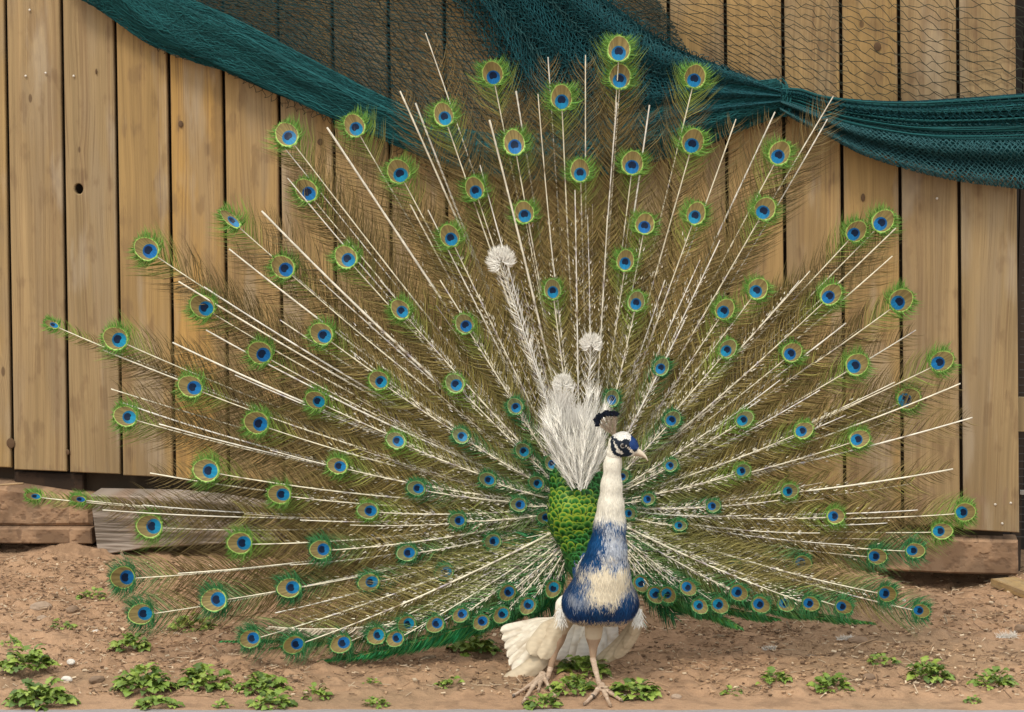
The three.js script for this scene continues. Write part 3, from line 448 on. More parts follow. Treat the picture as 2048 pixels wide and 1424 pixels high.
    for (let k = 0; k < n; k++) {
      const t = (wh ? 0.45 : 0.0) + (wh ? 0.55 : 1) * (k + rnd()) / n, p = f(t), q = f(Math.min(1, t + 0.01)), o0 = f(Math.max(0, t - 0.01)); let T = [q[0] - o0[0], q[1] - o0[1]]; const l = Math.hypot(...T); T = [T[0] / l, T[1] / l];
      const s = left ? -1 : 1, N = [-T[1] * s, T[0] * s], a = rr(0.55, 0.85), inn = !wh && rnd() < 0.3 ? -0.6 : 1, dir = [T[0] * Math.cos(a) + N[0] * Math.sin(a) * inn, T[1] * Math.cos(a) + N[1] * Math.sin(a) * inn];
      barb(mb, p, dir, Lm * rr(0.6, 1.1) * (1 - 0.7 * sst(0.75, 1, t)) * (inn < 0 ? 0.6 : 1), T, z(t) + rr(-0.006, 0.006), wh ? 2.4 : 2.1, wh ? mul([0.62, 0.55, 0.43], rr(0.8, 1.1)) : mul(mixc(left ? [0.012, 0.21, 0.075] : [0.03, 0.16, 0.05], [0.10, 0.25, 0.04], rnd() * rnd()), rr(0.5, 1.5)), s);
    }
    part('barbs', mb.geo(BO), featherMat, g);
  });
}
// ---- body: joints with radii joined smoothly and meshed
const P3 = (px, py, z, r) => { const p = V(px, py, z); return { p, r: r / pxm(z) }; };
const bodyBones = [], footBones = [], headBones = [], toeTips = [];
{
  const chain = (list, pts) => { for (let k = 0; k + 1 < pts.length; k++) list.push([pts[k], pts[k + 1]]); };
  chain(bodyBones, [P3(1231, 900, 0.10, 14), P3(1225, 930, 0.095, 13.5), P3(1223, 970, 0.09, 17), P3(1222, 1010, 0.085, 22), P3(1220, 1050, 0.08, 28), P3(1215, 1100, 0.07, 35), P3(1209, 1145, 0.05, 44)]);
  chain(bodyBones, [P3(1209, 1145, 0.05, 44), P3(1168, 1206, 0.02, 40), P3(1233, 1206, 0.02, 40)]); chain(bodyBones, [P3(1209, 1145, 0.05, 44), P3(1233, 1206, 0.02, 40)]); chain(bodyBones, [P3(1202, 1190, 0.045, 46), P3(1202, 1200, 0.03, 46)]);
  chain(bodyBones, [P3(1202, 1175, 0, 52), P3(1192, 1135, -0.12, 46), P3(1165, 1060, -0.24, 46)]);
  chain(bodyBones, [P3(1165, 1120, -0.10, 34), P3(1146, 1040, -0.15, 46), P3(1136, 962, -0.2, 38)]); chain(bodyBones, [P3(1150, 1040, -0.15, 44), P3(1186, 972, -0.2, 27)]);
  chain(bodyBones, [P3(1190, 1215, -0.03, 30), P3(1187, 1268, -0.02, 12.5), P3(1186, 1318, 0.0, 5.8)]);
  chain(bodyBones, [P3(1137, 1215, -0.08, 28), P3(1114, 1278, -0.07, 11), P3(1101, 1336, -0.05, 5.6)]);
  const R1 = [P3(1186, 1318, 0.0, 6.4), P3(1191, 1340, 0.02, 5), P3(1203, 1385, 0.075, 5.6)], Lf = [P3(1101, 1336, -0.05, 6), P3(1096, 1352, -0.035, 4.8), P3(1085, 1374, -0.01, 5.4)];
  chain(footBones, R1); chain(footBones, Lf);
  const toe = (from, px, py, r0, r1, lift) => { const g = G(px, py), m = from.p.clone().lerp(g, 0.5); g.y += 0.005; m.y = Math.max(groundH(m.x, m.z), g.y - 0.005) + lift + 0.002; const s = { p: from.p.clone(), r: r0 / 800 }; s.p.y = Math.max(Math.min(s.p.y, 0.016), groundH(s.p.x, s.p.z) + 0.012); footBones.push([{ p: from.p, r: from.r }, { p: s.p, r: r0 / 800 }]); footBones.push([s, { p: m, r: (r0 + r1) / 1600 }]); footBones.push([{ p: m, r: (r0 + r1) / 1600 }, { p: g, r: r1 / 800 }]); const cl = g.clone().add(g.clone().sub(m).setY(0).normalize().multiplyScalar(0.011)); cl.y = groundH(cl.x, cl.z) + 0.003; footBones.push([{ p: g, r: r1 / 900 }, { p: cl, r: 0.0011 }]); toeTips.push(cl); };
  toe(R1[2], 1242, 1404, 5.4, 2.9, 0.007); toe(R1[2], 1220, 1414, 5.4, 3.1, 0.008); toe(R1[2], 1170, 1411, 5.4, 3, 0.007); toe(R1[2], 1187, 1397, 4.2, 2.6, 0.005);
  toe(Lf[2], 1046, 1409, 5.2, 2.9, 0.007); toe(Lf[2], 1028, 1395, 5.2, 2.9, 0.007); toe(Lf[2], 1110, 1396, 5, 2.8, 0.007); toe(Lf[2], 1077, 1383, 4, 2.5, 0.005);
  chain(headBones, [P3(1229, 905, 0.10, 15.5), P3(1238, 888, 0.10, 20), P3(1247, 886, 0.105, 21.5), P3(1261, 892, 0.11, 15), P3(1266, 898, 0.112, 11)]); chain(headBones, [P3(1240, 896, 0.104, 18), P3(1258, 901, 0.11, 12)]);
}
const smin = (a, b, k) => { const h = clamp(0.5 + 0.5 * (b - a) / k); return mix(b, a, h) - k * h * (1 - h); };
function sdf(bones, k) {
  const B = bones.map(([a, b]) => ({ ax: a.p.x, ay: a.p.y, az: a.p.z, dx: b.p.x - a.p.x, dy: b.p.y - a.p.y, dz: b.p.z - a.p.z, ra: a.r, rb: b.r, l: a.p.distanceToSquared(b.p) || 1e-9 }));
  return (x, y, z) => { let d = 9; for (const b of B) { const t = clamp(((x - b.ax) * b.dx + (y - b.ay) * b.dy + (z - b.az) * b.dz) / b.l), e = Math.hypot(x - b.ax - t * b.dx, y - b.ay - t * b.dy, z - b.az - t * b.dz) - mix(b.ra, b.rb, t); d = d > 8 ? e : smin(d, e, k); } return d; };
}
function meshField(f, cell, bones, pad, colour) {
  const bb = new THREE.Box3(); bones.forEach((s) => s.forEach((j) => bb.expandByPoint(j.p.clone().addScalar(j.r + pad)).expandByPoint(j.p.clone().addScalar(-j.r - pad))));
  const c = bb.getCenter(new THREE.Vector3()), sz = bb.getSize(new THREE.Vector3()), half = Math.max(sz.x, sz.y, sz.z) / 2, n = Math.ceil(2 * half / cell), mc = new MarchingCubes(n, new THREE.MeshBasicMaterial(), false, false, 400000);
  mc.isolation = 0;
  const at = (i) => (i - n / 2) / (n / 2) * half;
  for (let k = 0; k < n; k++) for (let j = 0; j < n; j++) for (let i = 0; i < n; i++) {
    const x = c.x + at(i), y = c.y + at(j), z = c.z + at(k);
    mc.field[k * n * n + j * n + i] = (Math.abs(x - c.x) > sz.x / 2 + 0.01 || Math.abs(z - c.z) > sz.z / 2 + 0.01 || Math.abs(y - c.y) > sz.y / 2 + 0.01) ? -1 : -f(x, y, z);
  }
  mc.update();
  const N = mc.count, p = new Float32Array(N * 3), nn = new Float32Array(N * 3), cc = new Float32Array(N * 3), e = 0.0015;
  for (let k = 0; k < N; k++) {
    const x = c.x + mc.positionArray[k * 3] * half, y = c.y + mc.positionArray[k * 3 + 1] * half, z = c.z + mc.positionArray[k * 3 + 2] * half;
    p.set([x - BO.x, y - BO.y, z - BO.z], k * 3);
    const g = new THREE.Vector3(f(x + e, y, z) - f(x - e, y, z), f(x, y + e, z) - f(x, y - e, z), f(x, y, z + e) - f(x, y, z - e)).normalize(); nn.set([g.x, g.y, g.z], k * 3);
    cc.set(colour(x, y, z), k * 3);
  }
  const g = new THREE.BufferGeometry(); g.setAttribute('position', new THREE.BufferAttribute(p, 3)); g.setAttribute('normal', new THREE.BufferAttribute(nn, 3)); g.setAttribute('color', new THREE.BufferAttribute(cc, 3)); return g;
}
const bodyF = sdf(bodyBones, 0.026), footF = sdf(footBones, 0.006), headF = sdf(headBones, 0.008);
// plumage pattern, in the bird's own upright plane: K pixels per metre, measured at the breast
const K0 = pxm(0.07), ref = V(1200, 1100, 0.07), pat = (x, y) => [1200 + (x - ref.x) * K0, 1100 - (y - ref.y) * K0];
const CREAMY = [0.86, 0.83, 0.73], DEEP = [0.002, 0.026, 0.10], BLUE = [0.004, 0.085, 0.26];
function bodyColour(x, y, z) {
  const [u, v] = pat(x, y), n = fbm(u * 0.07, v * 0.055, 200, 4) - 0.5, n2 = fbm(u * 0.28, v * 0.15, 210, 3) - 0.5;
  if (z < -0.06 && v < 1195 - (z + 0.06) * 300 && u < 1235) return mixc([0.015, 0.07, 0.02], [0.03, 0.11, 0.02], n + 0.5);
  if (v > 1251) return v > 1300 ? mixc([0.42, 0.29, 0.2], [0.3, 0.2, 0.13], n2 + 0.5) : mixc([0.55, 0.44, 0.32], [0.5, 0.4, 0.28], sst(1255, 1300, v) * 0.7);
  if (z < -0.05 && v > 1190) return CREAMY;
  let c = mixc(BLUE, DEEP, clamp(0.45 + n * 1.6 + sst(1180, 1235, v) * 0.5));
  const neck = sst(10, -10, v - 1040 - n * 46 - (u - 1220) * 0.12);
  const streak = sst(1.05, 0.72, Math.hypot((u - 1234 - n2 * 16) / 29, (v - 1096) / 68) - n * 1.0 - n2 * 1.9);
  c = mixc(c, [0.64, 0.69, 0.76], clamp(streak * 0.95 * (0.8 + n2 * 1.5)));
  const bib = sst(1.05, 0.7, Math.hypot((u - 1216 + (v - 1172) * 0.2) / 57, (v - 1166) / 52) - n * 0.95 - n2 * 0.9);
  c = mixc(c, mixc([0.68, 0.70, 0.74], [0.84, 0.76, 0.59], sst(0.3, 1, bib)), bib);
  const lowL = sst(1, 0.6, Math.hypot((u - 1160) / 26, (v - 1207) / 16) - n * 1.4 - n2); c = mixc(c, [0.42, 0.46, 0.52], lowL * 0.6);
  return mixc(c, mul(CREAMY, 0.95 + n2 * 0.3), neck);
}
const inside = (poly, x, y) => { let r = false; for (let i = 0, j = poly.length - 1; i < poly.length; j = i++) { const [a, b] = poly[i], [c, d] = poly[j]; if ((b > y) !== (d > y) && x < (c - a) * (y - b) / (d - b) + a) r = !r; } return r; };
const hp = (l) => l.map(([x, y]) => [1080 + x / 6.47, 780 + y / 6.47]);
const capP = hp([[945, 600], [940, 500], [1120, 500], [1175, 560], [1180, 645], [1130, 628], [1085, 625], [1050, 648], [1000, 622]]), cheekP = hp([[955, 640], [985, 690], [1015, 745], [1050, 790], [1090, 815], [1060, 830], [1000, 800], [970, 740]]), loreP = hp([[1100, 690], [1130, 710], [1200, 775], [1300, 820], [1300, 860], [1215, 825], [1160, 770]]), faceP = hp([[925, 590], [960, 545], [1200, 560], [1300, 690], [1250, 790], [1200, 830], [1120, 885], [1060, 885], [960, 830], [915, 740]]);
const Kh = pxm(0.12), refh = V(1245, 888, 0.12);
function headColour(x, y, z) {
  const u = 1245 + (x - refh.x) * Kh, v = 888 - (y - refh.y) * Kh, j = (noise(u * 0.6, v * 0.6, 300) - 0.5) * 2.4, a = u + j, b = v - j;
  if (inside(capP, a, b)) return [0.78, 0.77, 0.74]; if (inside(loreP, a, b)) return [0.72, 0.66, 0.55]; if (inside(cheekP, a, b)) return [0.76, 0.73, 0.66];
  if (inside(faceP, a, b)) return u > 1259 && v < 897 ? [0.012, 0.05, 0.2] : [0.006, 0.014, 0.03];
  return mul(CREAMY, 0.95 + 0.1 * noise(u, v, 5));
}
const headRef = [];
{
  const all = (x, y, z) => smin(bodyF(x, y, z), headF(x, y, z), 0.008);
  const legCol = (x, y, z) => { const n = noise(x * 300, y * 500, 9), b = noise(x * 40, y * 900, 19); let q = mixc([0.36, 0.26, 0.19], [0.60, 0.47, 0.36], n * 0.5 + (b > 0.55 ? 0.5 : 0)); for (const t of toeTips) { const d = Math.hypot(x - t.x, y - t.y, z - t.z); if (d < 0.011) q = [0.10, 0.085, 0.075]; } return mixc(q, [0.33, 0.22, 0.14], sst(0.03, 0.0, y) * sst(0.4, 0.6, noise(x * 120, z * 120, 29)) * 0.7); };
  const g = mergeGeometries([meshField(bodyF, 0.0042, bodyBones, 0.012, bodyColour), meshField(headF, 0.0014, headBones, 0.006, headColour), meshField(footF, 0.0018, footBones, 0.006, legCol)]);
  part('body', g, vcol(0.62, { side: THREE.FrontSide }), bird);
  // small feathers lying on the breast, neck and head
  const p = g.attributes.position, n = g.attributes.normal, c = g.attributes.color, mb = new MB(), N = p.count / 3, a = new THREE.Vector3(), nn = new THREE.Vector3(), dn = new THREE.Vector3(), sd = new THREE.Vector3(), t1 = new THREE.Vector3();
  const hTop = V(1240, 918, 0.1).y, bellyY = V(1200, 1262, 0).y;
  for (let k = 0; k < 110000; k++) {
    const i = Math.floor(rnd() * N) * 3; a.fromBufferAttribute(p, i); nn.fromBufferAttribute(n, i); const y = a.y + BO.y, head = y > hTop; if (y < bellyY + 0.012 || (head && rnd() < 0.75) || nn.z < -0.5) continue;
    const col = [c.getX(i), c.getY(i), c.getZ(i)]; if (!head && a.z + BO.z < -0.06) continue;
    const len = head ? 0.0035 : mix(0.005, 0.012, sst(hTop, hTop - 0.2, y)) * rr(0.6, 1.4), w = head ? len * 0.25 : 0.0006;
    dn.set(head ? -0.8 : rr(-0.45, 0.45), -1, 0); dn.addScaledVector(nn, -dn.dot(nn)).normalize().addScaledVector(nn, rr(0.0, 0.2)).normalize(); sd.crossVectors(dn, nn).normalize();
    const k2 = rr(0.75, 1.2), cc = mul(head ? col : bodyColour(a.x + BO.x + rr(-1, 1) * 0.007, a.y + BO.y + rr(-1, 1) * 0.012, a.z + BO.z), k2), q = [[-w, 0], [w, 0], [w * 0.8, 0.55], [-w * 0.8, 0.55]].map(([s, l]) => mb.v(t1.copy(a).addScaledVector(sd, s).addScaledVector(dn, l * len).addScaledVector(nn, 0.0006).clone(), cc));
    const tip = mb.v(t1.copy(a).addScaledVector(dn, len).addScaledVector(nn, 0.0006).clone(), cc); mb.q(...q); mb.t(q[3], q[2], tip);
  }
  part('contour_feathers', mb.geo(), vcol(0.48, { specularIntensity: 0.55 }), bird).userData.kind = 'stuff';
  // eye, beak
  const surf = (px, py, f) => { for (let z = 0.25; z > -0.4; z -= 0.001) { const q = V(px, py, z); if (f(q.x, q.y, q.z) < 0) return q; } return null; };
  const e = surf(1245.5, 891.5, headF).sub(BO), eye = part('eye', new THREE.SphereGeometry(0.0052, 20, 14), std({ color: new THREE.Color().setRGB(0.012, 0.008, 0.006), roughness: 0.08 }), bird); eye.position.copy(e); eye.position.z -= 0.002;
  const lid = part('eyelid', new THREE.TorusGeometry(0.0054, 0.0011, 8, 24), std({ color: new THREE.Color().setRGB(0.28, 0.27, 0.26) }), bird); lid.position.copy(e); lid.position.z += 0.0008; lid.rotation.y = 0.35;
  const bk = new MB(), bc = [[1262, 902, 9.5], [1270, 903.5, 8.6], [1278, 905.5, 7.2], [1286, 910, 5.2], [1292, 915, 3.2], [1296, 922, 0.8]], ringN = 12; let prev = -1;
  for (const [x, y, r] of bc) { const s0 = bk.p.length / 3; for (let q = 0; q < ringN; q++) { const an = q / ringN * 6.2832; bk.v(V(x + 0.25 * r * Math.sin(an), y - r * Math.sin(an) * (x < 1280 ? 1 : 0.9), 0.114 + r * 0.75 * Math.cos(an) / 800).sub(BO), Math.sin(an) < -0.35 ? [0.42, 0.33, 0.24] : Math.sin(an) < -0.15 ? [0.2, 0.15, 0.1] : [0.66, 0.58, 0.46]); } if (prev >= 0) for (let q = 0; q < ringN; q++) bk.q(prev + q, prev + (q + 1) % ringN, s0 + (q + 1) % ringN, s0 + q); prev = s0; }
  part('beak', bk.geo(), vcol(0.45), bird);
  const ns = part('nostril', new THREE.SphereGeometry(0.0016, 8, 6), dark, bird); ns.position.copy(V(1273, 899.5, 0.121).sub(BO)); ns.scale.set(1.5, 0.8, 0.7);
  // crest
  const cg = new THREE.Group(); cg.name = 'crest'; bird.add(cg);
  for (let k = 0; k < 22; k++) {
    const t = k / 21, mbc = new MB(), an = mix(2.62, 1.50, t) + rr(-0.04, 0.04), R = mix(48, 33, Math.abs(t - 0.35)) + rr(-3, 2), bx = 1229 + rr(-3, 4), by = 871, tx = bx + Math.cos(an) * R * 0.92, ty = by - Math.sin(an) * R, z0 = 0.10, z1 = 0.10 + rr(-0.02, 0.02);
    const pts = []; for (let j = 0; j <= 8; j++) { const s = j / 8; pts.push(V(mix(bx, tx, s) - 2 * Math.sin(s * 3.14), mix(by, ty, s), mix(z0, z1, s)).sub(BO)); }
    mbc.tube(pts, 0.0008, [0.33, 0.26, 0.19]);
    for (let j = 0; j < 14; j++) { const s = rr(0.25, 0.85), q = [mix(bx, tx, s), mix(by, ty, s)], sg = j % 2 ? 1 : -1, x1 = q[0] + Math.cos(an - sg * 0.5) * 6, y1 = q[1] - Math.sin(an - sg * 0.5) * 6, z = mix(z0, z1, s); mbc.tube([V(q[0], q[1], z).sub(BO), V(x1, y1, z).sub(BO)], 0.0004, [0.38, 0.31, 0.24]); }
    for (let j = 0; j < 26; j++) { const sg = rr(-1, 1), x1 = tx + Math.cos(an + sg * 0.9) * rr(4, 9), y1 = ty - Math.sin(an + sg * 0.9) * rr(4, 9); mbc.tube([V(tx - Math.cos(an) * 2, ty + Math.sin(an) * 2, z1).sub(BO), V(x1, y1, z1 + rr(-0.003, 0.003)).sub(BO)], 0.0012, mul([0.008, 0.012, 0.025], rr(0.6, 1.6))); }
    part('crest_feather', mbc.geo(), vcol(0.6), cg);
  }
  // scale feathers on the back: set on the body's own surface
  const shield = [[1092, 958], [1098, 935], [1130, 920], [1146, 938], [1160, 965], [1176, 958], [1192, 942], [1206, 958], [1205, 1000], [1196, 1050], [1184, 1090], [1160, 1118], [1142, 1152], [1134, 1130], [1116, 1100], [1098, 1050], [1087, 1000]];
  const scaleGeo = [0, 1, 2, 3].map((v) => {
    const m = new MB(), N = 9, edge = [], midr = [], hl = mixc([0.04, 0.22, 0.05], [0.32, 0.40, 0.035], v / 3), c0 = m.v(new THREE.Vector3(0, -0.1, 0.16), [0.008, 0.045, 0.008]);
    for (let q = 0; q <= N; q++) { const an = -0.5 + (Math.PI + 1) * q / N; midr.push(m.v(new THREE.Vector3(0.58 * Math.cos(an), 0.58 * Math.sin(an) - 0.05, 0.20), mul([0.012, 0.06, 0.008], 1 + 0.7 * v))); }
    for (let q = 0; q <= N; q++) { const an = -0.5 + (Math.PI + 1) * q / N; edge.push(m.v(new THREE.Vector3(0.95 * Math.cos(an) * (1 + 0.05 * (q % 2)), 1.0 * Math.sin(an) - 0.05, 0.06), hl)); }
    for (let q = 0; q < N; q++) { m.t(c0, midr[q], midr[q + 1]); m.q(midr[q], edge[q], edge[q + 1], midr[q + 1]); }
    const b = m.v(new THREE.Vector3(0, -1.2, -0.05), [0.01, 0.05, 0.01]); m.t(b, edge[0], midr[0]); m.t(b, midr[N], edge[N]); m.t(b, midr[0], c0); m.t(b, c0, midr[N]); return m.geo();
  });
  const scaleMat = vcol(0.4), sg = new THREE.Group(); sg.name = 'back_plumage'; bird.add(sg);
  let cnt = 0;
  for (let row = 0; row < 28; row++) for (let col = 0; col < 14; col++) {
    const y = 1152 - row * 8.6, x = 1080 + col * 9.6 + (row % 2) * 4.8; if (!inside(shield, x, y)) continue;
    const q = surf(x + rr(-3, 3), y + rr(-3.2, 3.2), bodyF); if (!q || q.z > 0.03) continue;
    const ee = 0.002, nrm = new THREE.Vector3(bodyF(q.x + ee, q.y, q.z) - bodyF(q.x - ee, q.y, q.z), bodyF(q.x, q.y + ee, q.z) - bodyF(q.x, q.y - ee, q.z), bodyF(q.x, q.y, q.z + ee) - bodyF(q.x, q.y, q.z - ee)).normalize();
    const up = new THREE.Vector3((x - 1150) * 0.012, 1, 0); up.addScaledVector(nrm, -up.dot(nrm)).normalize().addScaledVector(nrm, rr(0.35, 0.7)).normalize(); const side = new THREE.Vector3().crossVectors(up, nrm).normalize(), out = new THREE.Vector3().crossVectors(side, up).normalize();
    const m = part('scale_feather', scaleGeo[Math.floor(clamp(1.6 - Math.abs(y - 1025) / 60 - Math.abs(x - 1135) / 90 + rr(-0.5, 0.5), 0, 0.999) * 4)], scaleMat, sg), s = mix(0.0078, 0.0105, sst(1150, 1050, y)) * rr(0.72, 1.3);
    m.matrixAutoUpdate = true; m.quaternion.setFromRotationMatrix(new THREE.Matrix4().makeBasis(side, up, out)); m.rotateZ(rr(-0.3, 0.3)); m.position.copy(q).sub(BO).addScaledVector(nrm, 0.003); m.scale.setScalar(s); cnt++;
  }
  console.log('scales', cnt, 'body tris', N);
  // flight feathers of the drooping wings, white undertail feathers
  function quill(parent, name, p0, p1, p2, z0, z1, w, col, camber = 0.2, tipR = 0.25) {
    const m = new MB(), n = 26, k = 6, f = (t) => { const a = (1 - t) ** 2, b = 2 * t * (1 - t), c = t * t; return [a * p0[0] + b * p1[0] + c * p2[0], a * p0[1] + b * p1[1] + c * p2[1]]; };
    for (let i = 0; i <= n; i++) { const t = i / n, p = f(t), q = f(Math.min(1, t + 0.02)), o = f(Math.max(0, t - 0.02)), l = Math.hypot(q[0] - o[0], q[1] - o[1]), N = [-(q[1] - o[1]) / l, (q[0] - o[0]) / l]; const hw = w / 2 * mix(0.45, 1, sst(0, 0.4, t)) * Math.sqrt(clamp(1 - ((t - (1 - tipR)) / tipR) ** 2 * (t > 1 - tipR ? 1 : 0))) + 0.3;
      for (let j = 0; j <= k; j++) { const s = j / k * 2 - 1, rid = Math.abs(s) < 0.1 ? 0.0018 : 0; m.v(V(p[0] + N[0] * hw * s, p[1] + N[1] * hw * s, mix(z0, z1, t) - camber * hw / 800 * s * s - 0.1 * s * hw / 800 + rid + 0.0006 * noise(i * 0.9, j * 2, 3)).sub(BO), mul(mixc(col, [0.42, 0.33, 0.22], 0.55 * sst(0.45, 0.75, fbm(i * 0.22 + p2[0], j * 0.9 + p2[1], 5, 3))), (rid ? 1.12 : 1) * (Math.abs(s) > 0.9 ? 0.82 : 1) * (0.9 + 0.2 * hash(i + j * 2, 3, Math.round(p0[0] + p2[0]))))); } }
    for (let i = 0; i < n; i++) for (let j = 0; j < k; j++) { const q = i * (k + 1) + j; m.q(q, q + 1, q + k + 2, q + k + 1); }
    part(name, m.geo(), vcol(0.75), parent);
  }
  const CR = [0.58, 0.50, 0.37], CW = [0.74, 0.69, 0.58];
  const wl = new THREE.Group(); wl.name = 'wing'; bird.add(wl);
  const WL = [[[1112, 1238], [1060, 1250], [1000, 1262], -0.115, -0.10, 22], [[1113, 1239], [1062, 1256], [1003, 1279], -0.109, -0.096, 22], [[1114, 1240], [1062, 1264], [1009, 1297], -0.103, -0.09, 23], [[1115, 1241], [1066, 1272], [1014, 1314], -0.097, -0.084, 24], [[1116, 1242], [1072, 1280], [1018, 1331], -0.091, -0.078, 25], [[1117, 1244], [1080, 1288], [1025, 1346], -0.085, -0.07, 27], [[1119, 1248], [1098, 1330], [1006, 1369], -0.07, -0.055, 36], [[1116, 1240], [1094, 1262], [1060, 1310], -0.06, -0.05, 40], [[1118, 1238], [1108, 1270], [1082, 1318], -0.05, -0.045, 34]];
  WL.forEach(([a, b, c, z0, z1, w], i) => quill(wl, 'flight_feather', a, b, c, z0, z1, w, i < 6 ? CW : CR, 0.3, i === 6 ? 0.10 : 0.16));
  const wr = new THREE.Group(); wr.name = 'wing_001'; bird.add(wr);
  [[[1278, 1222], [1262, 1285], [1186, 1328], -0.10, 26], [[1278, 1222], [1266, 1280], [1206, 1324], -0.09, 26], [[1280, 1218], [1272, 1275], [1228, 1316], -0.08, 26], [[1281, 1214], [1276, 1262], [1248, 1296], -0.07, 24], [[1281, 1212], [1276, 1245], [1262, 1272], -0.06, 22]].forEach(([a, b, c, z, w]) => quill(wr, 'flight_feather', a, b, c, z, z - 0.02, w, [0.5, 0.41, 0.29], 0.3, 0.3));
  const ut = new THREE.Group(); ut.name = 'undertail'; bird.add(ut);
  for (const [x0, x1, y1, w] of [[1150, 1112, 1320, 40], [1160, 1140, 1322, 42], [1175, 1165, 1330, 40], [1195, 1192, 1322, 40], [1215, 1218, 1300, 40], [1180, 1150, 1300, 44]]) quill(ut, 'tail_feather', [x0, 1215], [(x0 + x1) / 2, 1270], [x1, y1], -0.17, -0.20 - rnd() * 0.02, w, [0.84, 0.83, 0.80], 0.25, 0.12);
  // fluff where the wings meet the body
  const fl = new MB(); for (const [x, y, z, n] of [[1122, 1228, -0.02, 130], [1276, 1228, -0.02, 130], [1160, 930, -0.17, 1000], [1178, 922, -0.17, 600], [1140, 912, -0.18, 500], [1160, 885, -0.18, 500], [1126, 815, -0.16, 260], [1150, 850, -0.16, 420], [1182, 862, -0.16, 320], [1112, 868, -0.16, 300]]) for (let k = 0; k < n; k++) { const a = y < 1000 ? rr(0.9, 2.2) : rr(4.0, 5.4), l = rr(10, y < 1000 ? 50 : 20), x0 = x + rr(-8, 8) * (y < 1000 ? 2 : 1), y0 = y + rr(-12, 16), zz = z + rr(-0.02, 0.02), d = [Math.cos(a), -Math.sin(a)]; const q = [[-1, 0], [1, 0], [0.5, 1], [-0.5, 1]].map(([s, t]) => fl.v(V(x0 + d[0] * l * t - d[1] * s * 0.55, y0 + d[1] * l * t + d[0] * s * 0.55, zz + t * 0.012).sub(BO), mul([0.84, 0.83, 0.79], rr(0.85, 1.05)))); fl.q(...q); }
  part('down', fl.geo(), vcol(0.8), bird).userData.kind = 'stuff';
}

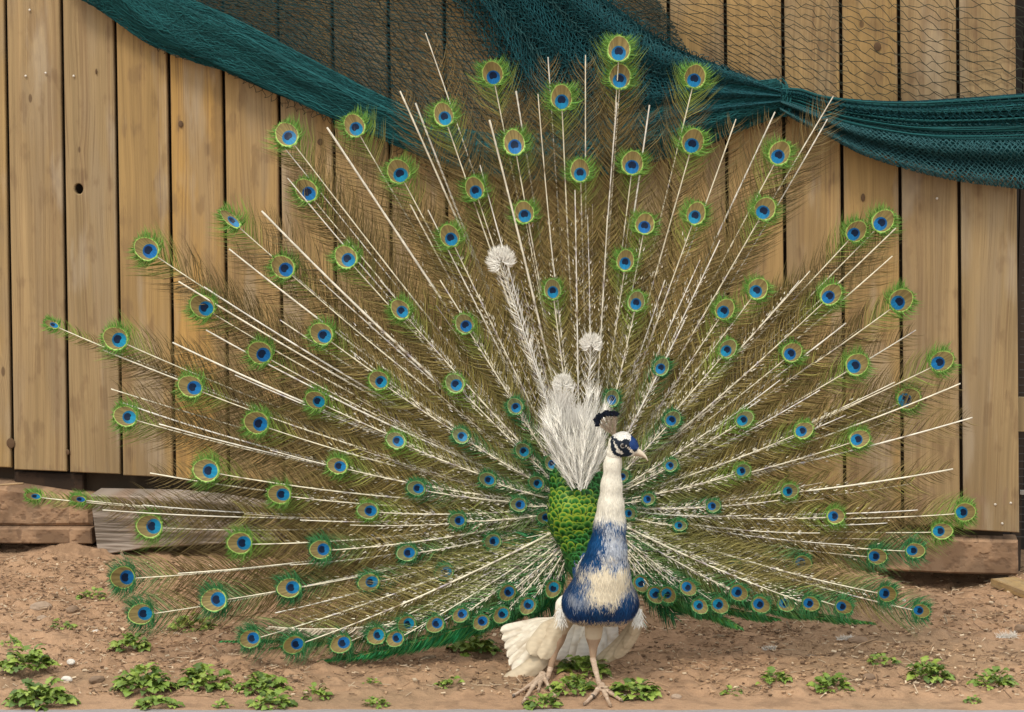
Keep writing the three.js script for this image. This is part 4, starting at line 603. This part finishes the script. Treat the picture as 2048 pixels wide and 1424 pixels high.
// ---------------------------------------------------------------- weeds
{
  const leafMats = [[0.11, 0.185, 0.025], [0.16, 0.25, 0.035], [0.24, 0.33, 0.055], [0.07, 0.125, 0.022]].map((c) => new THREE.MeshStandardMaterial({ color: new THREE.Color().setRGB(...c), roughness: 0.55, side: THREE.DoubleSide }));
  const leafGeo = [0, 1, 2, 3, 4].map((v) => { // lobed, ragged, wavy leaf of unit length along +z, arching down
    const m = new MB(), n = 12, rows = [];
    for (let i = 0; i <= n; i++) {
      const t = i / n, lobe = 1 - 0.45 * (i % 3 === 1 ? 1 : 0) + 0.12 * (hash(i, v, 4) - 0.5), w = (0.06 + 0.30 * Math.pow(Math.sin(Math.PI * Math.pow(t, 0.75)), 0.8)) * lobe * (t < 0.15 ? 0.35 : 1) + (i === n ? -0.05 : 0);
      const y = 0.32 * Math.sin(t * 2.3) - 0.30 * t * t + 0.02 * Math.sin(i * 2.1 + v), back = i % 3 === 2 ? 0.05 : 0, wv = 0.07 * (hash(i, v, 9) - 0.3);
      rows.push([-1, -0.5, 0, 0.5, 1].map((s) => m.v(new THREE.Vector3(s * w, y + Math.abs(s) * (0.08 + wv) - (s * s) * 0.05 + 0.03 * (hash(i, v * 7 + s * 2 + 5, 11) - 0.5), t - Math.abs(s) * back))));
    }
    for (let i = 0; i < n; i++) for (let j = 0; j < 4; j++) m.q(rows[i][j], rows[i][j + 1], rows[i + 1][j + 1], rows[i + 1][j]);
    return m.geo();
  });
  const B = 'leafy green weed ';
  const clumps = [ // x, y of the foot, width, height in photograph pixels, leaves, label
    [52, 1352, 118, 55, 30, 'broad ' + B + 'nearest the left edge, second from the bottom'], [82, 1412, 150, 58, 34, B + 'in the bottom left corner below the broad one'], [262, 1305, 86, 48, 26, 'round ' + B + 'standing alone below the lone eye feather at left'], [285, 1385, 130, 62, 34, 'big spreading ' + B + 'in the left foreground, left half of the pair'],
    [408, 1368, 120, 66, 32, 'big spreading ' + B + 'in the left foreground, right half of the pair'], [186, 1200, 60, 26, 12, 'small pale ' + B + 'on the soil near the weathered plank end'], [125, 1260, 54, 22, 10, 'small ' + B + 'right of the two pebbles at left'], [22, 1297, 44, 22, 9, 'tiny ' + B + 'cut by the left edge above the broad one'],
    [385, 1262, 96, 42, 18, 'low slanting ' + B + 'just beyond the left end of the train edge'], [525, 1385, 110, 42, 24, 'low ' + B + 'below the leftmost hazy eye spots of the train edge'], [632, 1400, 66, 34, 15, 'small ' + B + 'right of the low one under the train edge'], [315, 1422, 96, 18, 14, 'yellowish ' + B + 'on the path edge under the spreading pair'],
    [542, 1418, 92, 42, 22, B + 'on the path edge below the low one'], [445, 1421, 44, 16, 8, 'tiny yellowish ' + B + 'on the path edge between two others'], [945, 1312, 110, 52, 26, B + 'half hidden by the train edge left of the white wing'], [1165, 1352, 120, 46, 26, B + 'behind the legs under the undertail'],
    [1145, 1388, 90, 36, 20, 'dark ' + B + 'between the two feet of the bird'], [1270, 1396, 110, 46, 26, 'dark ' + B + 'just right of the front foot'], [1088, 1418, 84, 30, 18, 'bright ' + B + 'in front of the rear foot at the path edge'], [1550, 1367, 74, 36, 18, 'compact ' + B + 'right of the bird, second from left there'],
    [1660, 1384, 92, 36, 20, 'loose ' + B + 'right of the compact one'], [1855, 1360, 90, 50, 28, 'tallest dark ' + B + 'in the right foreground'], [1985, 1376, 92, 52, 24, B + 'leaning right near the right edge'], [1767, 1332, 66, 26, 13, 'thin pale ' + B + 'left of the tallest one at right'],
    [1465, 1394, 46, 24, 11, 'tiny ' + B + 'nearest the path, right of the bird'], [1945, 1408, 34, 14, 8, 'tiniest ' + B + 'at the path edge near the right edge'], [900, 1378, 66, 24, 12, 'flat ' + B + 'left of the long white wing feather'], [750, 1416, 56, 26, 12, 'small ' + B + 'at the path edge below the dark green train edge'], [745, 1372, 36, 14, 7, 'sparse ' + B + 'under the dark green train edge']];
  for (const [x, y, w, h, n, label] of clumps) {
    const g0 = G(x, Math.min(y, 1417) - 4), s = pxm(g0.z), R = w / 2 / s, H = h / s, t = thing('weed', label, 'weed', g0.toArray(), 'weeds on the bare soil');
    for (let k = 0; k < n * 2.8; k++) {
      const an = rr(0, 6.2832), q = Math.sqrt(rnd()), len = clamp(mix(0.3, 0.58, rnd()) * R, 0.013, 0.036), m = part('leaf', leafGeo[Math.floor(rnd() * 5)], leafMats[Math.floor(clamp(rnd() * 3.4, 0, 3.99))], t);
      m.position.set(Math.cos(an) * R * q * 0.78, H * (1 - q * q) * rr(0.0, 0.72), Math.sin(an) * R * q * 0.5);
      m.rotation.set(0, -an + Math.PI / 2 + rr(-0.8, 0.8), 0); m.rotateX(-mix(0.9, -0.05, q) * rr(0.3, 1)); m.rotateZ(rr(-0.5, 0.5)); m.scale.set(len * rr(0.8, 1.25), len, len);
    }
  }
}
// ---------------------------------------------------------------- stones, fallen feathers, twigs
{
  const stone = (seedN) => { const g = new THREE.IcosahedronGeometry(1, 3), p = g.attributes.position; for (let k = 0; k < p.count; k++) { const x = p.getX(k), y = p.getY(k), z = p.getZ(k), f = 0.8 + 0.45 * fbm(x * 1.3 + seedN * 9, y * 1.5 + z * 1.1, seedN, 3); p.setXYZ(k, x * f, y * f, z * f); } g.computeVertexNormals(); return g; };
  const rocky = (r, g, b) => { const t = dataTex(64, 64, (u, v) => { const k = 0.7 + 0.5 * fbm(u * 9, v * 9, 77); return [r * k, g * k, b * k]; }); return std({ map: t, bumpMap: t, bumpScale: 0.002 }); };
  const pale = rocky(0.36, 0.27, 0.20), brown = rocky(0.22, 0.15, 0.10), white = rocky(0.66, 0.63, 0.58);
  [[81, 1222, 23, 11, pale, 'larger pale stone at left with a pebble before it'], [85, 1239, 12, 7, pale, 'pebble just in front of the larger pale stone'], [146, 1231, 14, 9, brown, 'brown stone right of the larger pale stone'], [192, 1262, 10, 6, white, 'whitish pebble right of the small weed at left'], [194, 1364, 16, 9, brown, 'dark brown clod left of the big spreading weeds'], [352, 1270, 10, 5, pale, 'flat pale pebble right of the round weed'], [142, 1331, 10, 6, white, 'white pebble above the path edge at far left'], [133, 1362, 12, 8, white, 'white pebble between the broad weed and the brown clod'],
    [1808, 1202, 5, 4, white, 'tiny white pebble in front of the scrape under the beam'], [1352, 1396, 11, 6, pale, 'pale pebble right of the dark weed by the front foot'], [1250, 1395, 9, 4, white, 'whitish chip between the front foot and the dark weed'], [2040, 1262, 12, 11, brown, 'dark stone cut by the right edge'], [1738, 1358, 14, 9, brown, 'brown clod between the loose weed and the tallest weed'], [250, 1222, 9, 5, brown, 'brown pebble left of the lone eye feather at lower left'], [1622, 1318, 15, 6, brown, 'flat brown clod right of the white feather tuft'], [1715, 1281, 20, 8, brown, 'dark soil clod beside the white down feather at right']
  ].forEach(([x, y, rx, ry, m, label], i) => { const q = G(x, y), s = pxm(q.z), o = new THREE.Mesh(stone(i + 1), m); o.name = numbered('stone'); o.position.copy(q); o.position.y += ry / s * 0.3; o.scale.set(rx / s, ry / s, rx / s * 0.75); o.rotation.y = rr(0, 6); add(o); solo(o, label, 'stone'); });
  const fm = vcol(0.8);
  [[1538, 1300, 24, 'white downy feather tuft lying right of the bird', 1], [1690, 1274, 30, 'white down feather beside the dark clod at right', 1], [2014, 1276, 40, 'ragged white feather by the dark stone at the right edge', 1], [2006, 1203, 26, 'pale curled feather below the loose plank at right', 0], [1435, 1278, 32, 'pale brown feather lying flat near the fallen train edge', 0], [1579, 1264, 20, 'thin pale feather standing upright from the soil', 2], [1895, 1248, 22, 'brownish feather standing in the litter at right', 2], [135, 1188, 14, 'small white feather sticking up near the left timbers', 2], [855, 1316, 34, 'pale dry leaf lying under the dark green train edge', 0], [250, 1118, 26, 'brown grey feather under the weathered plank end', 2]].forEach(([x, y, l, label, kind]) => {
    const q = G(x, y), s = pxm(q.z), m = new MB(), Lm = l / s, an0 = rr(-0.3, 0.3) + (x > 1800 ? 0.4 : 0), t = thing(label.includes('leaf') ? 'dry_leaf' : 'fallen_feather', label, label.includes('leaf') ? 'leaf' : 'feather', q.toArray());
    const col = kind === 1 ? [0.78, 0.75, 0.70] : [0.52, 0.43, 0.32], dirv = kind === 2 ? new THREE.Vector3(-0.35, 0.9, 0.1) : new THREE.Vector3(Math.cos(an0), 0.12, Math.sin(an0) * 0.5), sh = [];
    for (let k = 0; k <= 6; k++) sh.push(dirv.clone().multiplyScalar((k / 6 - (kind === 2 ? 0 : 0.5)) * Lm).add(new THREE.Vector3(0, 0.004 + 0.006 * Math.sin(k / 2), 0)));
    m.tube(sh, 0.0006, col); part('shaft', m.geo(), fm, t);
    const b = new MB(), sd = new THREE.Vector3().crossVectors(dirv, new THREE.Vector3(0, 0.4, 1)).normalize();
    for (let k = 0; k < (kind === 1 ? 800 : 160); k++) { const f = rnd(), sg = k % 2 ? 1 : -1, p0 = sh[0].clone().lerp(sh[6], f), ln = Lm * (kind === 1 ? mix(0.05, 0.45, rnd() * rnd()) : 0.16 * Math.sin(0.3 + f * 2.7)), d = sd.clone().multiplyScalar(sg).addScaledVector(dirv, kind === 1 ? rr(-1.8, 2) : 0.9).add(new THREE.Vector3(0, kind === 1 ? rr(-0.3, 1.3) : 0.1, kind === 1 ? rr(-1, 1) : 0)).normalize(), p1 = p0.clone().addScaledVector(d, ln), w = new THREE.Vector3(rr(-1, 1), rr(-1, 1), rr(-1, 1)).multiplyScalar(kind === 1 ? 0.0006 : 0.001); if (p1.y < 0.001) p1.y = 0.001; const c = mul(col, rr(0.8, 1.1)); b.q(b.v(p0.clone().sub(w), c), b.v(p0.clone().add(w), c), b.v(p1.clone().addScaledVector(w, 0.5), c), b.v(p1.clone().addScaledVector(w, -0.5), c)); }
    part('vane', b.geo(), fm, t);
  });
  [[[1675, 1302], [1715, 1290], [1756, 1280], 0.0022, 'pale bent twig lying right of the white down feather'], [[345, 1392], [420, 1396], [465, 1402], 0.0013, 'thin dark twig between the spreading weeds and the path'], [[460, 1242], [500, 1236], [522, 1232], 0.0028, 'short brown stick under the lower left train feathers'], [[1225, 1317], [1265, 1312], [1300, 1303], 0.0016, 'thin twig lying behind the bird on its right'], [[1880, 1268], [1940, 1272], [1990, 1276], 0.0018, 'pale straw stalk beside the ragged white feather'], [[1950, 1238], [2000, 1232], [2030, 1222], 0.0018, 'straw stalk above the ragged white feather']].forEach(([a, b, c, r, label]) => {
    const m = new MB(), pts = new THREE.CatmullRomCurve3([a, b, c].map(([x, y]) => { const p = G(x, y); p.y += r + 0.003; return p; })).getPoints(14); m.tube(pts, (t) => r * mix(1, 0.55, t), (t, k) => mul([0.30, 0.21, 0.13], rr(0.7, 1.3)), 6); const o = G(...b); const g = part('twig', m.geo(o), vcol(0.9)); g.position.copy(o); solo(g, label, 'twig');
  });
  { // stalk leaning by the block, plank at right
    const m = new MB(), o = W(0, 970, 0.1); m.tube([W(-30, 972, 0.1), W(0, 970, 0.1), W(28, 968, 0.1), W(47, 967, 0.1)], 0.0035, (t) => mul([0.34, 0.24, 0.14], rr(0.8, 1.2)), 7); const g = part('stick', m.geo(o), vcol(0.9)); g.position.copy(o); solo(g, 'brown stick lying on the soil-caked timber at the left edge', 'stick');
    const a = G(1998, 1184), b = G(2075, 1215), len = a.distanceTo(b) + 0.15, pg = new THREE.BoxGeometry(len, 0.022, 0.085), pm = std({ map: woods[0].map, roughness: 0.9 }), pl = part('loose_plank', pg, pm); pl.position.copy(a).lerp(b, 0.5).add(new THREE.Vector3(0.06, 0.012, -0.04)); pl.rotation.y = -Math.atan2(b.z - a.z, b.x - a.x); solo(pl, 'loose light plank lying on the soil at the right edge', 'plank');
  }
  // litter: chips and straw that nobody could count
  const bit = new THREE.BoxGeometry(1, 1, 1), N = 15000, im = new THREE.InstancedMesh(bit, std({ roughness: 0.95 }), N), M = new THREE.Matrix4(), Qn = new THREE.Quaternion(), E = new THREE.Euler(), c = new THREE.Color();
  for (let k = 0; k < N; k++) {
    const x = rr(-1.75, 1.75), far = rnd(), z = far < 0.58 ? rr(-1.5, -0.5) : rr(-0.6, 0.13), straw = rnd() < 0.45, l = straw ? rr(0.008, 0.045) : rr(0.003, 0.013), w = straw ? rr(0.0009, 0.0024) : l * rr(0.3, 0.8);
    if (noise(x * 3, z * 4, 61) < 0.35 && rnd() < 0.6) { k--; continue; }
    E.set(rr(-0.25, 0.25), rr(0, 6.28), rr(-0.3, 0.3)); Qn.setFromEuler(E); M.compose(new THREE.Vector3(x, groundH(x, z) + rr(0.001, 0.006), z), Qn, new THREE.Vector3(l, straw ? 0.0012 : rr(0.001, 0.004), w)); im.setMatrixAt(k, M);
    const d = rnd(); const cc = d < 0.35 ? [0.16, 0.10, 0.06] : d < 0.85 ? [0.40, 0.265, 0.16] : [0.56, 0.45, 0.32]; c.setRGB(...mul(cc, rr(0.75, 1.25))); im.setColorAt(k, c);
  }
  im.name = 'ground_litter'; im.userData = { kind: 'stuff', label: 'straw bits and bark chips strewn over the soil', category: 'litter' }; im.castShadow = im.receiveShadow = true; scene.add(im);
}
renderer.render(scene, camera);
